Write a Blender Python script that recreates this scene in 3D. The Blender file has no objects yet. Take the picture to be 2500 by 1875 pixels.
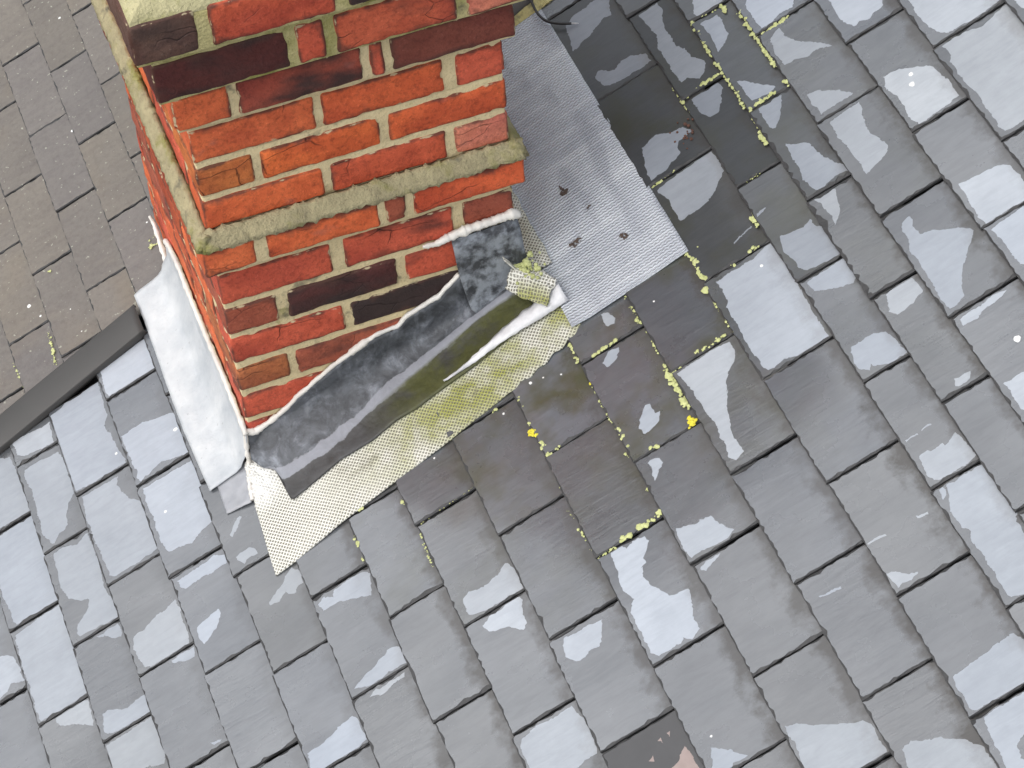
import bpy, math, random
from mathutils import Vector, Matrix, noise
from mathutils.geometry import delaunay_2d_cdt
random.seed(7)
sc = bpy.context.scene
col = sc.collection
R = math.radians
# ------------------------------------------------------------------ camera
cd = bpy.data.cameras.new('camera'); cam = bpy.data.objects.new('camera', cd); col.objects.link(cam)
cd.sensor_width = 36; cd.lens = 86.566; cd.clip_start = .05; cd.clip_end = 500
M = Matrix(((0.933087, 0.299248, -0.199496), (-0.356142, 0.691528, -0.628452), (-0.050106, 0.657449, 0.751831))).to_4x4()
M.translation = (-0.42929, -2.99635, 3.07206)
cam.matrix_world = M; sc.camera = cam
# ------------------------------------------------------------------ sky, sun, exposure
SUN_EL, SUN_AZ = R(54), R(-102)         # azimuth measured from +Y towards +X
w = bpy.data.worlds.new('World'); sc.world = w; w.use_nodes = True
nt = w.node_tree; nt.nodes.clear()
sky = nt.nodes.new('ShaderNodeTexSky'); sky.sky_type = 'NISHITA'; sky.sun_disc = False
sky.sun_elevation = SUN_EL; sky.sun_rotation = SUN_AZ
sky.air_density = 1.2; sky.dust_density = 2.0; sky.ozone_density = 1.0
hs = nt.nodes.new('ShaderNodeHueSaturation'); hs.inputs['Saturation'].default_value = .32
bg = nt.nodes.new('ShaderNodeBackground'); bg.inputs[1].default_value = .12
wo = nt.nodes.new('ShaderNodeOutputWorld')
nt.links.new(sky.outputs[0], hs.inputs['Color']); nt.links.new(hs.outputs[0], bg.inputs[0]); nt.links.new(bg.outputs[0], wo.inputs[0])
sl = bpy.data.lights.new('sun', 'SUN'); sl.energy = 1.5; sl.angle = R(100); sl.color = (1, .97, .93)
so = bpy.data.objects.new('sun', sl); col.objects.link(so)
sd = Vector((math.sin(SUN_AZ)*math.cos(SUN_EL), math.cos(SUN_AZ)*math.cos(SUN_EL), math.sin(SUN_EL)))
so.rotation_euler = sd.to_track_quat('Z', 'Y').to_euler(); so.location = sd*6
vs = sc.view_settings; vs.view_transform = 'Standard'; vs.look = 'None'; vs.gamma = 1; vs.exposure = .64; vs.use_curve_mapping = False
w.cycles.sampling_method = 'NONE'
sc.cycles.max_bounces = 3; sc.cycles.diffuse_bounces = 2; sc.cycles.glossy_bounces = 2; sc.cycles.transmission_bounces = 0
sc.cycles.use_adaptive_sampling = True; sc.cycles.adaptive_threshold = .03

# ------------------------------------------------------------------ frames and helpers
P = 0.448762; CP, SP = math.cos(P), math.sin(P); ZR = -0.48954; TP = SP/CP
CW, CDP = .552, .71                    # chimney width, depth
def rp(u, y, h=0): return Vector((u*CP-h*SP, y, ZR+u*SP+h*CP))
ROOF = Matrix(((CP, 0, -SP, 0), (0, 1, 0, 0), (SP, 0, CP, ZR), (0, 0, 0, 1)))
def nz(x, y=0, z=0): return noise.noise(Vector((x, y, z)))

def tag(o, label=None, cat=None, group=None, kind=None):
    if label: o['label'] = label
    if cat: o['category'] = cat
    if group: o['group'] = group
    if kind: o['kind'] = kind
    return o
def empty(name, loc):
    o = bpy.data.objects.new(name, None); o.location = loc; o.empty_display_size = .1; col.objects.link(o); return o
def wloc(o): return o.location.copy() + (wloc(o.parent) if o.parent else Vector((0, 0, 0)))
def mk(name, vs_, fs, mats, parent=None, fmat=None, smooth=False, attrs=None):
    """mesh object from world-space vertices; origin at its own centre"""
    vs_ = [Vector(v) for v in vs_]
    c = sum(vs_, Vector((0, 0, 0)))/len(vs_)
    me = bpy.data.meshes.new(name)
    me.from_pydata([v-c for v in vs_], [], fs)
    for m in (mats if isinstance(mats, (list, tuple)) else [mats]): me.materials.append(m)
    if fmat: me.polygons.foreach_set('material_index', fmat)
    if smooth: me.polygons.foreach_set('use_smooth', [True]*len(me.polygons))
    for an, av in (attrs or {}).items():
        a = me.attributes.new(an, 'FLOAT', 'POINT'); a.data.foreach_set('value', av)
    me.validate(); me.update()
    o = bpy.data.objects.new(name, me); col.objects.link(o)
    if parent: o.parent = parent; o.location = c-wloc(parent)
    else: o.location = c
    return o

class MB:
    def __init__(s): s.v = []; s.f = []; s.m = []
    def add(s, v, f, m=0):
        n = len(s.v); s.v += [Vector(p) for p in v]; s.f += [tuple(i+n for i in q) for q in f]; s.m += [m]*len(f)
    def build(s, name, mats, parent=None, smooth=False): return mk(name, s.v, s.f, mats, parent, s.m, smooth)

def rough_box(x0, x1, y0, y1, z0, z1, r=.006, amp=.0015, cell=.03, seed=0, fr=90):
    """rounded, slightly irregular block (brick, mortar slab)"""
    lo, hi = (x0, y0, z0), (x1, y1, z1)
    ax = []
    for k in range(3):
        L = hi[k]-lo[k]; rr = min(r, L*.3); n = max(1, int((L-2*rr)/cell))
        a = [0, rr*.35, rr] + [rr+(L-2*rr)*i/n for i in range(1, n)] + [L-rr, L-rr*.35, L]
        ax.append(a)
    c = [(lo[k]+hi[k])/2 for k in range(3)]; hl = [(hi[k]-lo[k])/2 for k in range(3)]
    idx = {}; V = []; F = []
    def vert(i, j, k):
        key = (i, j, k)
        if key in idx: return idx[key]
        p = Vector((lo[0]+ax[0][i], lo[1]+ax[1][j], lo[2]+ax[2][k]))
        q = Vector([max(lo[t]+min(r, hl[t]*.6), min(hi[t]-min(r, hl[t]*.6), p[t])) for t in range(3)])
        d = p-q
        if d.length > 1e-7:
            d.normalize(); p = q+d*min(r, min(hl)*.6)
            sx = Vector((p.x*fr+seed*3.7, p.y*fr, p.z*fr))
            p += d*(noise.noise(sx*.35)*amp*1.3+noise.noise(sx)*amp*.7)
            ch = noise.noise(sx*.45+Vector((9, 9, seed)))
            if ch > .30 and abs(abs(d.x)+abs(d.y)+abs(d.z)-1) > .1: p -= d*(ch-.30)*amp*7
        idx[key] = len(V); V.append(p); return idx[key]
    n = [len(a)-1 for a in ax]
    for a_, b_, fx in ((0, 1, 2), (1, 2, 0), (2, 0, 1)):
        for s in (0, n[fx]):
            for i in range(n[a_]):
                for j in range(n[b_]):
                    q = []
                    for di, dj in ((0, 0), (1, 0), (1, 1), (0, 1)):
                        t = [0, 0, 0]; t[a_] = i+di; t[b_] = j+dj; t[fx] = s; q.append(vert(*t))
                    F.append(tuple(q if s else q[::-1]))
    rough_box.edge = [math.exp(-sorted(min(p[t]-lo[t], hi[t]-p[t]) for t in range(3))[1]/.0065) for p in V]
    return V, F
def shell(G, th, closed=True):
    """grid of points -> closed sheet of thickness th below it"""
    n, m = len(G), len(G[0]); V = []; B = []
    for i in range(n):
        for j in range(m):
            a = G[min(i+1, n-1)][j]-G[max(i-1, 0)][j]; b = G[i][min(j+1, m-1)]-G[i][max(j-1, 0)]
            nn = a.cross(b); nn = nn.normalized() if nn.length > 1e-12 else Vector((0, 0, 1))
            V.append(G[i][j]); B.append(G[i][j]-nn*th)
    F = []; N = n*m; k = lambda i, j: i*m+j
    for i in range(n-1):
        for j in range(m-1):
            F.append((k(i, j), k(i+1, j), k(i+1, j+1), k(i, j+1)))
            F.append((N+k(i, j), N+k(i, j+1), N+k(i+1, j+1), N+k(i+1, j)))
    for i in range(n-1):
        F.append((k(i, 0), N+k(i, 0), N+k(i+1, 0), k(i+1, 0))); F.append((k(i, m-1), k(i+1, m-1), N+k(i+1, m-1), N+k(i, m-1)))
    for j in range(m-1):
        F.append((k(0, j), k(0, j+1), N+k(0, j+1), N+k(0, j))); F.append((k(n-1, j), N+k(n-1, j), N+k(n-1, j+1), k(n-1, j+1)))
    return V+B, F
def tube(pts, rad, seg=8, jit=0, seed=0):
    V = []; F = []; n = len(pts)
    for i, p in enumerate(pts):
        t = (pts[min(i+1, n-1)]-pts[max(i-1, 0)]).normalized()
        a = t.orthogonal().normalized() if i == 0 else (pa-t*pa.dot(t)).normalized()
        pa = a; b = t.cross(a)
        rr = rad(i) if callable(rad) else rad
        for s in range(seg):
            an = 2*math.pi*s/seg; q = rr*(1+jit*nz(i*.9+seed, s*.8, seed))
            V.append(p+(a*math.cos(an)+b*math.sin(an))*q)
    for i in range(n-1):
        for s in range(seg):
            F.append((i*seg+s, i*seg+(s+1) % seg, (i+1)*seg+(s+1) % seg, (i+1)*seg+s))
    F.append(tuple(range(seg))[::-1]); F.append(tuple((n-1)*seg+s for s in range(seg)))
    return V, F
def lerp_tab(tab, x):
    if x <= tab[0][0]: return tab[0][1]
    for (a, b), (c, d) in zip(tab, tab[1:]):
        if x <= c: return b+(d-b)*(x-a)/(c-a)
    return tab[-1][1]
def refine(poly, step, jit, seed):
    out = []
    for i, a in enumerate(poly):
        b = poly[(i+1) % len(poly)]; L = math.hypot(b[0]-a[0], b[1]-a[1]); n = max(1, int(L/step))
        for k in range(n):
            t = k/n; x = a[0]+(b[0]-a[0])*t; y = a[1]+(b[1]-a[1])*t
            jx = jit*(nz(x*60+seed, y*60)*1.1+nz(x*230, y*230+seed)*.9)
            jy = jit*(nz(x*60+seed+40, y*60)*1.1+nz(x*230+70, y*230+seed)*.9)
            out.append((x+jx, y+jy))
    return out
def clip_rect(poly, x0, x1, y0, y1):
    for ax, lim, sg in ((0, x0, 1), (0, x1, -1), (1, y0, 1), (1, y1, -1)):
        out = []
        for i, p in enumerate(poly):
            q = poly[(i+1) % len(poly)]; ip, iq = (p[ax]-lim)*sg >= 0, (q[ax]-lim)*sg >= 0
            if ip: out.append(p)
            if ip != iq:
                t = (lim-p[ax])/(q[ax]-p[ax]); out.append((p[0]+(q[0]-p[0])*t, p[1]+(q[1]-p[1])*t))
        poly = out
        if len(poly) < 3: return []
    return poly

# ------------------------------------------------------------------ materials
class NT:
    def __init__(s, name):
        s.m = bpy.data.materials.new(name); s.m.use_nodes = True; s.t = s.m.node_tree
        s.b = s.t.nodes['Principled BSDF']
        tc = s.t.nodes.new('ShaderNodeTexCoord'); oi = s.t.nodes.new('ShaderNodeObjectInfo'); s.oi = oi
        mul = s.n('VectorMath', operation='SCALE'); s.l(s.vec3(oi.outputs['Random']), mul.inputs[0]); mul.inputs['Scale'].default_value = 13
        ad = s.n('VectorMath', operation='ADD'); s.l(tc.outputs['Object'], ad.inputs[0]); s.l(mul.outputs[0], ad.inputs[1])
        s.co = ad.outputs[0]; s.raw = tc.outputs['Object']
    def n(s, t, **k):
        o = s.t.nodes.new('ShaderNode'+t)
        for a, v in k.items(): setattr(o, a, v)
        return o
    def l(s, a, b): s.t.links.new(a, b)
    def vec3(s, sock):
        c = s.n('CombineXYZ'); s.l(sock, c.inputs[0]); s.l(sock, c.inputs[1]); s.l(sock, c.inputs[2]); return c.outputs[0]
    def map(s, scale=(1, 1, 1), rot=(0, 0, 0), src=None):
        m = s.n('Mapping'); m.inputs['Scale'].default_value = scale; m.inputs['Rotation'].default_value = rot
        s.l(src or s.co, m.inputs[0]); return m.outputs[0]
    def noise(s, scale, detail=5, rough=.6, src=None, dist=0):
        o = s.n('TexNoise'); o.inputs['Scale'].default_value = scale; o.inputs['Detail'].default_value = detail
        o.inputs['Roughness'].default_value = rough; o.inputs['Distortion'].default_value = dist
        s.l(src or s.co, o.inputs['Vector']); return o.outputs['Fac']
    def ramp(s, f, stops, interp='LINEAR'):
        o = s.n('ValToRGB'); cr = o.color_ramp; cr.interpolation = interp
        while len(cr.elements) < len(stops): cr.elements.new(.5)
        for e, (p, c) in zip(cr.elements, stops):
            e.position = p; e.color = (c, c, c, 1) if not isinstance(c, tuple) else (*c, 1)
        s.l(f, o.inputs[0]); return o.outputs[0]
    def mix(s, f, a, b, mode='MIX'):
        o = s.n('Mix', data_type='RGBA', blend_type=mode)
        for v, k in ((f, 0), (a, 6), (b, 7)):
            if isinstance(v, (int, float)): o.inputs[k].default_value = v
            elif isinstance(v, tuple): o.inputs[k].default_value = (*v, 1)
            else: s.l(v, o.inputs[k])
        return o.outputs[2]
    def math(s, op, a, b=0., c=None):
        o = s.n('Math', operation=op)
        for v, k in ((a, 0), (b, 1), (c, 2)):
            if v is None: continue
            if isinstance(v, (int, float)): o.inputs[k].default_value = v
            else: s.l(v, o.inputs[k])
        return o.outputs[0]
    def attr(s, name, typ='GEOMETRY'):
        o = s.n('Attribute'); o.attribute_name = name; o.attribute_type = typ; return o.outputs['Fac']
    def bump(s, h, strength=.3, dist=.004, prev=None):
        o = s.n('Bump'); o.inputs['Strength'].default_value = strength; o.inputs['Distance'].default_value = dist
        s.l(h, o.inputs['Height'])
        if prev: s.l(prev, o.inputs['Normal'])
        return o.outputs[0]
    def fin(s, color=None, rough=None, nrm=None, **k):
        def st(nm, v):
            if v is None: return
            if isinstance(v, (int, float)): s.b.inputs[nm].default_value = v
            elif isinstance(v, tuple): s.b.inputs[nm].default_value = (*v, 1)
            else: s.l(v, s.b.inputs[nm])
        st('Base Color', color); st('Roughness', rough)
        if nrm: s.l(nrm, s.b.inputs['Normal'])
        for a, v in k.items(): st(a.replace('_', ' '), v)
        return s.m

def mat_slate(name, dry):
    t = NT(name)
    n1 = t.noise(7, 5, .62); n2 = t.noise(60, 3, .7)
    rv = t.noise(1, 5, .65, src=t.map((16, 90, 30), (0, 0, R(-24))), dist=.6)   # riven streaks
    lg = t.noise(2.2, 2, .5)
    oc = t.oi.outputs['Color']
    base = t.mix(n1, t.mix(1, oc, (.80, .80, .81), 'MULTIPLY'), t.mix(1, oc, (1.22, 1.21, 1.20), 'MULTIPLY'))
    base = t.mix(t.ramp(rv, [(.42, 0.), (.62, 1.)]), base, t.mix(1, base, (.93, .93, .935) if dry else (.86, .86, .87), 'MULTIPLY'))
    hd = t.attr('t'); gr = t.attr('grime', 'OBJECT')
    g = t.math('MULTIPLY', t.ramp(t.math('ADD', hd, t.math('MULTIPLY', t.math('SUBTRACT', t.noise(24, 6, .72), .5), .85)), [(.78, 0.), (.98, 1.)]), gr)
    if dry:
        base = t.mix(1, base, (DRYK,)*3, 'MULTIPLY')
        base = t.mix(t.ramp(n2, [(.3, 0.), (.75, 1.)]), base, t.mix(1, base, (1.06, 1.06, 1.06), 'MULTIPLY'))
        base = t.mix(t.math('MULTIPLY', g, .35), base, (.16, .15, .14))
        nr = t.bump(t.math('ADD', t.math('MULTIPLY', n2, .0002), t.math('MULTIPLY', rv, .0005)), 1., 1.)
        return t.fin(base, .62, nr, Specular_IOR_Level=.35)
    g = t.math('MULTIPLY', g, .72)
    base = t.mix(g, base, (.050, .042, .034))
    al = t.math('MULTIPLY', t.ramp(t.noise(9, 4, .6), [(.45, 0.), (.7, 1.)]), t.attr('algae', 'OBJECT'))
    base = t.mix(al, base, (.060, .062, .030))
    hh = t.math('ADD', t.math('MULTIPLY', rv, t.math('MULTIPLY_ADD', t.attr('riven', 'OBJECT'), .0008, .0003)), t.math('ADD', t.math('MULTIPLY', lg, .003), t.math('MULTIPLY', n2, .00006)))
    nr = t.bump(hh, 1., 1.)
    mt = t.attr('matte_dark', 'OBJECT'); base = t.mix(mt, base, t.mix(1, base, (.40, .40, .37), 'MULTIPLY'))  # per-slate darkening, carries the painted reflection right of the stack
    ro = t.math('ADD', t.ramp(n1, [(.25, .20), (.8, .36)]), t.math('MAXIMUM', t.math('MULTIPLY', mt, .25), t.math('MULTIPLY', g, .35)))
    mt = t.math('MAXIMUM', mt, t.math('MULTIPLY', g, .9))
    return t.fin(base, ro, nr, IOR=t.math('SUBTRACT', 1.7, t.math('MULTIPLY', mt, .3)), Coat_Weight=t.math('MULTIPLY', t.math('SUBTRACT', 1., mt), t.ramp(t.noise(5, 4, .6, src=t.map((1, 1.6, 1), (0, 0, .6))), [(.32, .35), (.62, 1.)])), Coat_Roughness=.12, Coat_IOR=1.55)
DRYK = 3.1
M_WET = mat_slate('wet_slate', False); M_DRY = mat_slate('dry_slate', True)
def mat_edge():
    t = NT('slate_edge'); n = t.noise(50, 5, .7)
    return t.fin(t.mix(n, (.016, .016, .017), (.065, .065, .066)), .6, t.bump(n, .6, .003))
M_EDGE = mat_edge()
def mat_brown():
    t = NT('brown_slate'); n = t.noise(8, 6, .62); st = t.noise(1, 4, .6, src=t.map((10, 55, 20), (0, 0, R(-20))), dist=.5)
    oc = t.oi.outputs['Color']
    b = t.mix(n, t.mix(1, oc, (.84, .82, .82), 'MULTIPLY'), t.mix(1, oc, (1.16, 1.15, 1.12), 'MULTIPLY'))
    b = t.mix(t.ramp(st, [(.45, 0.), (.7, .6)]), b, t.mix(1, b, (.82, .80, .84), 'MULTIPLY'))
    b = t.mix(t.ramp(t.noise(5, 3, .5), [(.55, 0.), (.75, .45)]), b, (.19, .155, .11))
    b = t.mix(t.ramp(t.noise(90, 4, .7), [(.45, 0.), (.65, .5)]), b, t.mix(1, b, (.72, .70, .70), 'MULTIPLY'))
    b = t.mix(t.ramp(t.noise(110, 2, .5), [(.68, 0.), (.74, .7)]), b, (.40, .40, .33))
    return t.fin(b, .58, t.bump(t.noise(70, 4, .7), .5, .003, t.bump(st, .4, .003)), Specular_IOR_Level=.5)
M_BROWN = mat_brown()
def mat_brick():
    t = NT('brick'); oc = t.oi.outputs['Color']; soot = t.oi.outputs['Alpha']
    n = t.noise(22, 6, .65); f = t.noise(120, 4, .7); bl = t.noise(1, 3, .5, src=t.map((7, 7, 14)))
    g0 = t.noise(5, 3, .55, src=t.map((1, 1, 1.6)))
    b = t.mix(t.ramp(n, [(.25, 0.), (.75, 1.)]), t.mix(1, oc, (.82, .74, .74), 'MULTIPLY'), t.mix(1, oc, (1.22, 1.34, 1.4), 'MULTIPLY'))
    b = t.mix(t.ramp(g0, [(.46, 0.), (.66, .75)]), b, t.mix(1, b, (.66, .52, .66), 'MULTIPLY'))
    b = t.mix(t.ramp(f, [(.48, 0.), (.70, .7)]), b, t.mix(1, b, (.44, .40, .44), 'MULTIPLY'))
    b = t.mix(t.ramp(t.noise(210, 2, .5), [(.63, 0.), (.74, .5)]), b, t.mix(1, b, (1.5, 1.9, 2.2), 'MULTIPLY'))
    s = t.math('ADD', t.math('SUBTRACT', soot, .5), t.math('MULTIPLY', t.math('SUBTRACT', bl, .5), 1.5))
    s = t.ramp(s, [(.02, 0.), (.30, 1.)])
    b = t.mix(t.math('MULTIPLY', s, .93), b, t.mix(n, (.012, .010, .012), (.060, .036, .032)))
    b = t.mix(t.ramp(t.noise(16, 3, .5), [(.66, 0.), (.74, .35)]), b, (.30, .13, .11))      # pale salt bloom
    ed = t.attr('edge')
    b = t.mix(t.math('MULTIPLY', t.ramp(t.math('ADD', ed, t.math('MULTIPLY', t.math('SUBTRACT', t.noise(17, 5, .65), .5), 1.9)), [(.38, 0.), (.80, 1.)]), .85), b, t.mix(n, (.040, .020, .016), (.12, .05, .035)))
    b = t.mix(t.math('MULTIPLY', t.ramp(t.math('ADD', ed, t.math('MULTIPLY', t.math('SUBTRACT', t.noise(28, 4, .6), .5), 2.4)), [(.86, 0.), (1.02, 1.)]), .85), b, t.mix(n, (.42, .34, .20), (.66, .56, .36)))
    cr = t.n('TexVoronoi', feature='DISTANCE_TO_EDGE'); cr.inputs['Scale'].default_value = 9
    dv = t.n('VectorMath', operation='ADD'); nn = t.n('TexNoise'); nn.inputs['Scale'].default_value = 20; t.l(t.co, nn.inputs['Vector'])
    sc_ = t.n('VectorMath', operation='SCALE'); sc_.inputs['Scale'].default_value = .05; t.l(nn.outputs['Color'], sc_.inputs[0])
    t.l(t.map((1, 1, 2.2)), dv.inputs[0]); t.l(sc_.outputs[0], dv.inputs[1]); t.l(dv.outputs[0], cr.inputs['Vector'])
    ck = t.math('MULTIPLY', t.ramp(cr.outputs[0], [(0., 1.), (.016, 0.)]), t.ramp(t.noise(6, 2, .5), [(.56, 0.), (.66, 1.)]))
    b = t.mix(t.math('MULTIPLY', ck, .6), b, (.04, .015, .012))
    h = t.math('SUBTRACT', t.math('ADD', n, t.math('MULTIPLY', f, .5)), ck)
    return t.fin(b, .72, t.bump(h, .8, .005), Specular_IOR_Level=.35)
M_BRICK = mat_brick()
def mat_mortar(name, a, b_, moss=.0, flush=.6):
    t = NT(name); n = t.noise(26, 6, .65, src=t.raw); f = t.noise(150, 3, .7, src=t.raw)
    b = t.mix(n, a, b_)
    b = t.mix(t.ramp(f, [(.55, 0.), (.75, .45)]), b, (.16, .14, .10))
    m = t.ramp(t.noise(9, 5, .65, src=t.raw), [(.66-moss*.3, 0.), (.74-moss*.2, .85)])
    b = t.mix(m, b, t.mix(f, (.13, .13, .035), (.34, .33, .08)))
    d = t.ramp(t.noise(14, 4, .6, src=t.map((1, 1, 1), (1, 2, 3), t.raw)), [(.62, 0.), (.70, .7)])
    b = t.mix(d, b, (.10, .095, .075))
    return t.fin(b, .88, t.bump(t.math('ADD', n, f), flush, .005), Specular_IOR_Level=.2)
M_MORTAR = mat_mortar('mortar', (.54, .43, .24), (.80, .67, .41), 0.)
M_MOSSY = mat_mortar('mossy_mortar', (.40, .36, .16), (.66, .58, .30), .62, .9)
M_LEDGE = mat_mortar('ledge_mortar', (.22, .19, .12), (.56, .49, .29), .42, 1.)
M_FLAUNCH = mat_mortar('lichen_mortar', (.30, .28, .15), (.66, .60, .36), .48, 1.)
M_YELLOW = mat_mortar('yellow_mortar', (.45, .40, .16), (.60, .54, .28), .3, 1.)
def mat_lead():
    t = NT('lead'); n = t.noise(20, 7, .68, dist=.4); f = t.noise(70, 5, .7); st = t.noise(1, 4, .6, src=t.map((45, 45, 9)))
    b = t.ramp(n, [(.30, (.024, .026, .030)), (.48, (.052, .055, .062)), (.57, (.095, .101, .115)), (.70, (.24, .255, .285))])
    b = t.mix(t.ramp(st, [(.58, 0.), (.72, .55)]), b, (.20, .215, .24))
    b = t.mix(t.ramp(f, [(.66, 0.), (.74, .35)]), b, (.33, .35, .37))
    wet = t.ramp(t.math('ADD', t.attr('wet'), t.math('MULTIPLY', t.math('SUBTRACT', t.noise(17, 5, .65), .5), .9)), [(.42, 0.), (.56, 1.)]); al = t.attr('alg'); lt_ = t.attr('pale', 'OBJECT')
    b = t.mix(t.math('MULTIPLY', lt_, t.ramp(t.noise(34, 4, .6), [(.42, 0.), (.60, 1.)])), b, (.36, .39, .43))
    b = t.mix(t.math('MULTIPLY', wet, .8), b, t.mix(n, (.028, .026, .024), (.062, .058, .055)))
    fo = t.ramp(t.math('ADD', t.attr('fold'), t.math('MULTIPLY', t.math('SUBTRACT', t.noise(13, 5, .65), .5), 1.5)), [(.56, 0.), (.66, 1.)])
    b = t.mix(t.math('MULTIPLY', fo, .8), b, t.mix(n, (.19, .195, .22), (.36, .37, .41)))  # pale oxide with the crease's highlight painted in
    a = t.math('MULTIPLY', al, t.ramp(t.noise(16, 5, .65), [(.30, 0.), (.52, 1.)]))
    b = t.mix(a, b, t.mix(f, (.022, .023, .008), (.11, .115, .028)))
    return t.fin(b, t.ramp(n, [(.3, .42), (.7, .65)]), t.bump(t.math('ADD', n, t.math('MULTIPLY', t.noise(32, 2, .5), .8)), .9, .004), Metallic=.1, Specular_IOR_Level=.5)
M_LEAD = mat_lead()
def mat_white(name, c0, c1, ro=.45, speck=.6):
    t = NT(name); n = t.noise(12, 6, .65); f = t.noise(130, 3, .6)
    b = t.mix(t.ramp(n, [(.3, 0.), (.7, 1.)]), c0, c1)
    b = t.mix(t.ramp(f, [(.68, 0.), (.74, speck)]), b, (.26, .26, .27))
    b = t.mix(t.ramp(t.noise(4, 5, .7), [(.52, 0.), (.70, .5)]), b, t.mix(1, b, (.72, .75, .78), 'MULTIPLY'))
    return t.fin(b, ro, t.bump(f, .25, .002, t.bump(n, .8, .008)))
M_APRON = mat_white('painted_lead', (.40, .425, .45), (.60, .61, .615))
M_SEAL = mat_white('sealant', (.66, .62, .56), (.82, .79, .74), .5, .35)
M_WFOIL = mat_white('white_foil', (.42, .42, .44), (.84, .84, .85), .35, .5)
def mat_weave():
    t = NT('woven_mesh'); x = t.n('SeparateXYZ'); t.l(t.map((1, 1, 1), (0, 0, R(47)), t.map((1, 1, 1), (0, P, 0), t.raw)), x.inputs[0])
    k = 2*math.pi/.0062
    wv = t.noise(8, 2, .5, src=t.raw)
    wob = t.math('MULTIPLY', wv, 2.5)
    sx = t.math('SINE', t.math('ADD', t.math('MULTIPLY', x.outputs[0], k), wob)); sy = t.math('SINE', t.math('ADD', t.math('MULTIPLY', x.outputs[1], k), wob))
    h = t.math('MAXIMUM', sx, sy)                     # low only in the square holes of the weave
    hole = t.ramp(h, [(.0, 1.), (.75, 0.)])
    hole2 = t.math('MULTIPLY', hole, t.ramp(t.noise(7, 3, .5, src=t.raw), [(.25, .45), (.55, 1.)]))
    n = t.noise(30, 5, .6, src=t.raw); al = t.attr('alg')
    b = t.mix(n, (.74, .72, .64), (.86, .85, .79))
    a = t.math('MULTIPLY', al, t.ramp(t.noise(11, 5, .65, src=t.raw), [(.40, .12), (.62, 1.)]))
    b = t.mix(a, b, t.mix(n, (.22, .23, .035), (.54, .55, .17)))
    dk = t.math('MULTIPLY', t.ramp(t.noise(18, 4, .6, src=t.map((1, 1, 1), (1, 1, 1), t.raw)), [(.60, 0.), (.70, 1.)]), al)
    b = t.mix(t.math('MULTIPLY', dk, .8), b, (.09, .08, .02))
    pl = t.attr('pale'); b = t.mix(pl, b, (.84, .83, .79))
    b = t.mix(t.math('MULTIPLY', t.math('MULTIPLY', hole2, .9), t.math('SUBTRACT', 1., t.math('MULTIPLY', pl, .85))), b, (.17, .16, .12))
    return t.fin(b, .6, t.bump(h, .6, .0025, t.bump(n, .3, .004)))
M_WEAVE = mat_weave()
def mat_membrane():
    t = NT('grey_membrane'); x = t.n('SeparateXYZ'); t.l(t.map((1, 1, 1), (0, P, 0), t.raw), x.inputs[0])
    k = 2*math.pi
    sn = t.math('SINE', t.math('MULTIPLY', x.outputs[0], k/.0105))
    rr = t.math('ADD', t.math('MULTIPLY', x.outputs[1], k/.0066), t.math('MULTIPLY', sn, .9))
    rib = t.math('SINE', rr)
    br = t.math('MULTIPLY', t.math('SINE', t.math('MULTIPLY', x.outputs[0], k/.0105*1.0)), t.math('COSINE', t.math('MULTIPLY', rr, .5)))
    h = t.math('ADD', rib, t.math('MULTIPLY', br, .5))
    n = t.noise(5, 5, .65, src=t.raw); bk = t.noise(1, 3, .5, src=t.map((4, 34, 1), (0, 0, 0), t.raw)); bk2 = t.noise(1, 2, .4, src=t.map((22, 5, 1), (0, 0, 0), t.raw))
    b = t.ramp(n, [(.3, (.46, .495, .545)), (.5, (.58, .62, .67)), (.7, (.72, .765, .80))])
    b = t.mix(t.ramp(bk, [(.5, 0.), (.66, .7)]), b, (.80, .84, .865)); b = t.mix(t.ramp(bk2, [(.52, 0.), (.66, .6)]), b, (.36, .385, .44))
    b = t.mix(t.ramp(h, [(.22, .55), (.42, 0.)]), b, (.30, .30, .34))
    sp = t.ramp(t.noise(38, 4, .6, src=t.raw), [(.71, 0.), (.76, .8)]); b = t.mix(sp, b, (.10, .085, .085))
    return t.fin(b, .5, t.bump(h, .7, .0025, t.bump(t.noise(7, 3, .5, src=t.raw), .3, .01)))
M_MEMB = mat_membrane()
def mat_plain(name, c0, c1, scale=30, ro=.7, bmp=.4, **k):
    t = NT(name); n = t.noise(scale, 5, .6)
    return t.fin(t.mix(n, c0, c1), ro, t.bump(n, bmp, .003), **k)
M_STRIP = mat_plain('grey_plastic', (.047, .045, .042), (.062, .059, .056), 6, .5, .1)
M_MOSS = mat_plain('moss', (.24, .27, .06), (.78, .80, .42), 130, .9, .9)
M_LICHEN = mat_plain('yellow_lichen', (.62, .52, .01), (.80, .72, .10), 200, .9, .8)
M_DROP = mat_plain('bird_dropping', (.7, .7, .68), (.85, .85, .83), 60, .6)
M_DIRT = mat_plain('dark_debris', (.03, .022, .02), (.13, .09, .07), 120, .85, .8)
M_CABLE = mat_plain('black_cable', (.015, .015, .016), (.03, .03, .032), 40, .4, .1)
M_TAPE = mat_plain('silver_tape', (.19, .195, .21), (.40, .41, .44), 22, .3, .9, Specular_IOR_Level=.8)
M_LEAF = mat_plain('dry_leaf', (.42, .17, .03), (.62, .32, .07), 50, .6)
M_PINK = mat_plain('bare_slate', (.25, .195, .18), (.36, .29, .27), 40, .7, .5)
M_DARKS = mat_plain('dark_new_slate', (.045, .045, .047), (.075, .075, .078), 14, .4, .2)
M_DECK = mat_plain('roof_felt', (.018, .018, .02), (.03, .03, .032), 20, .9)

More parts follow.
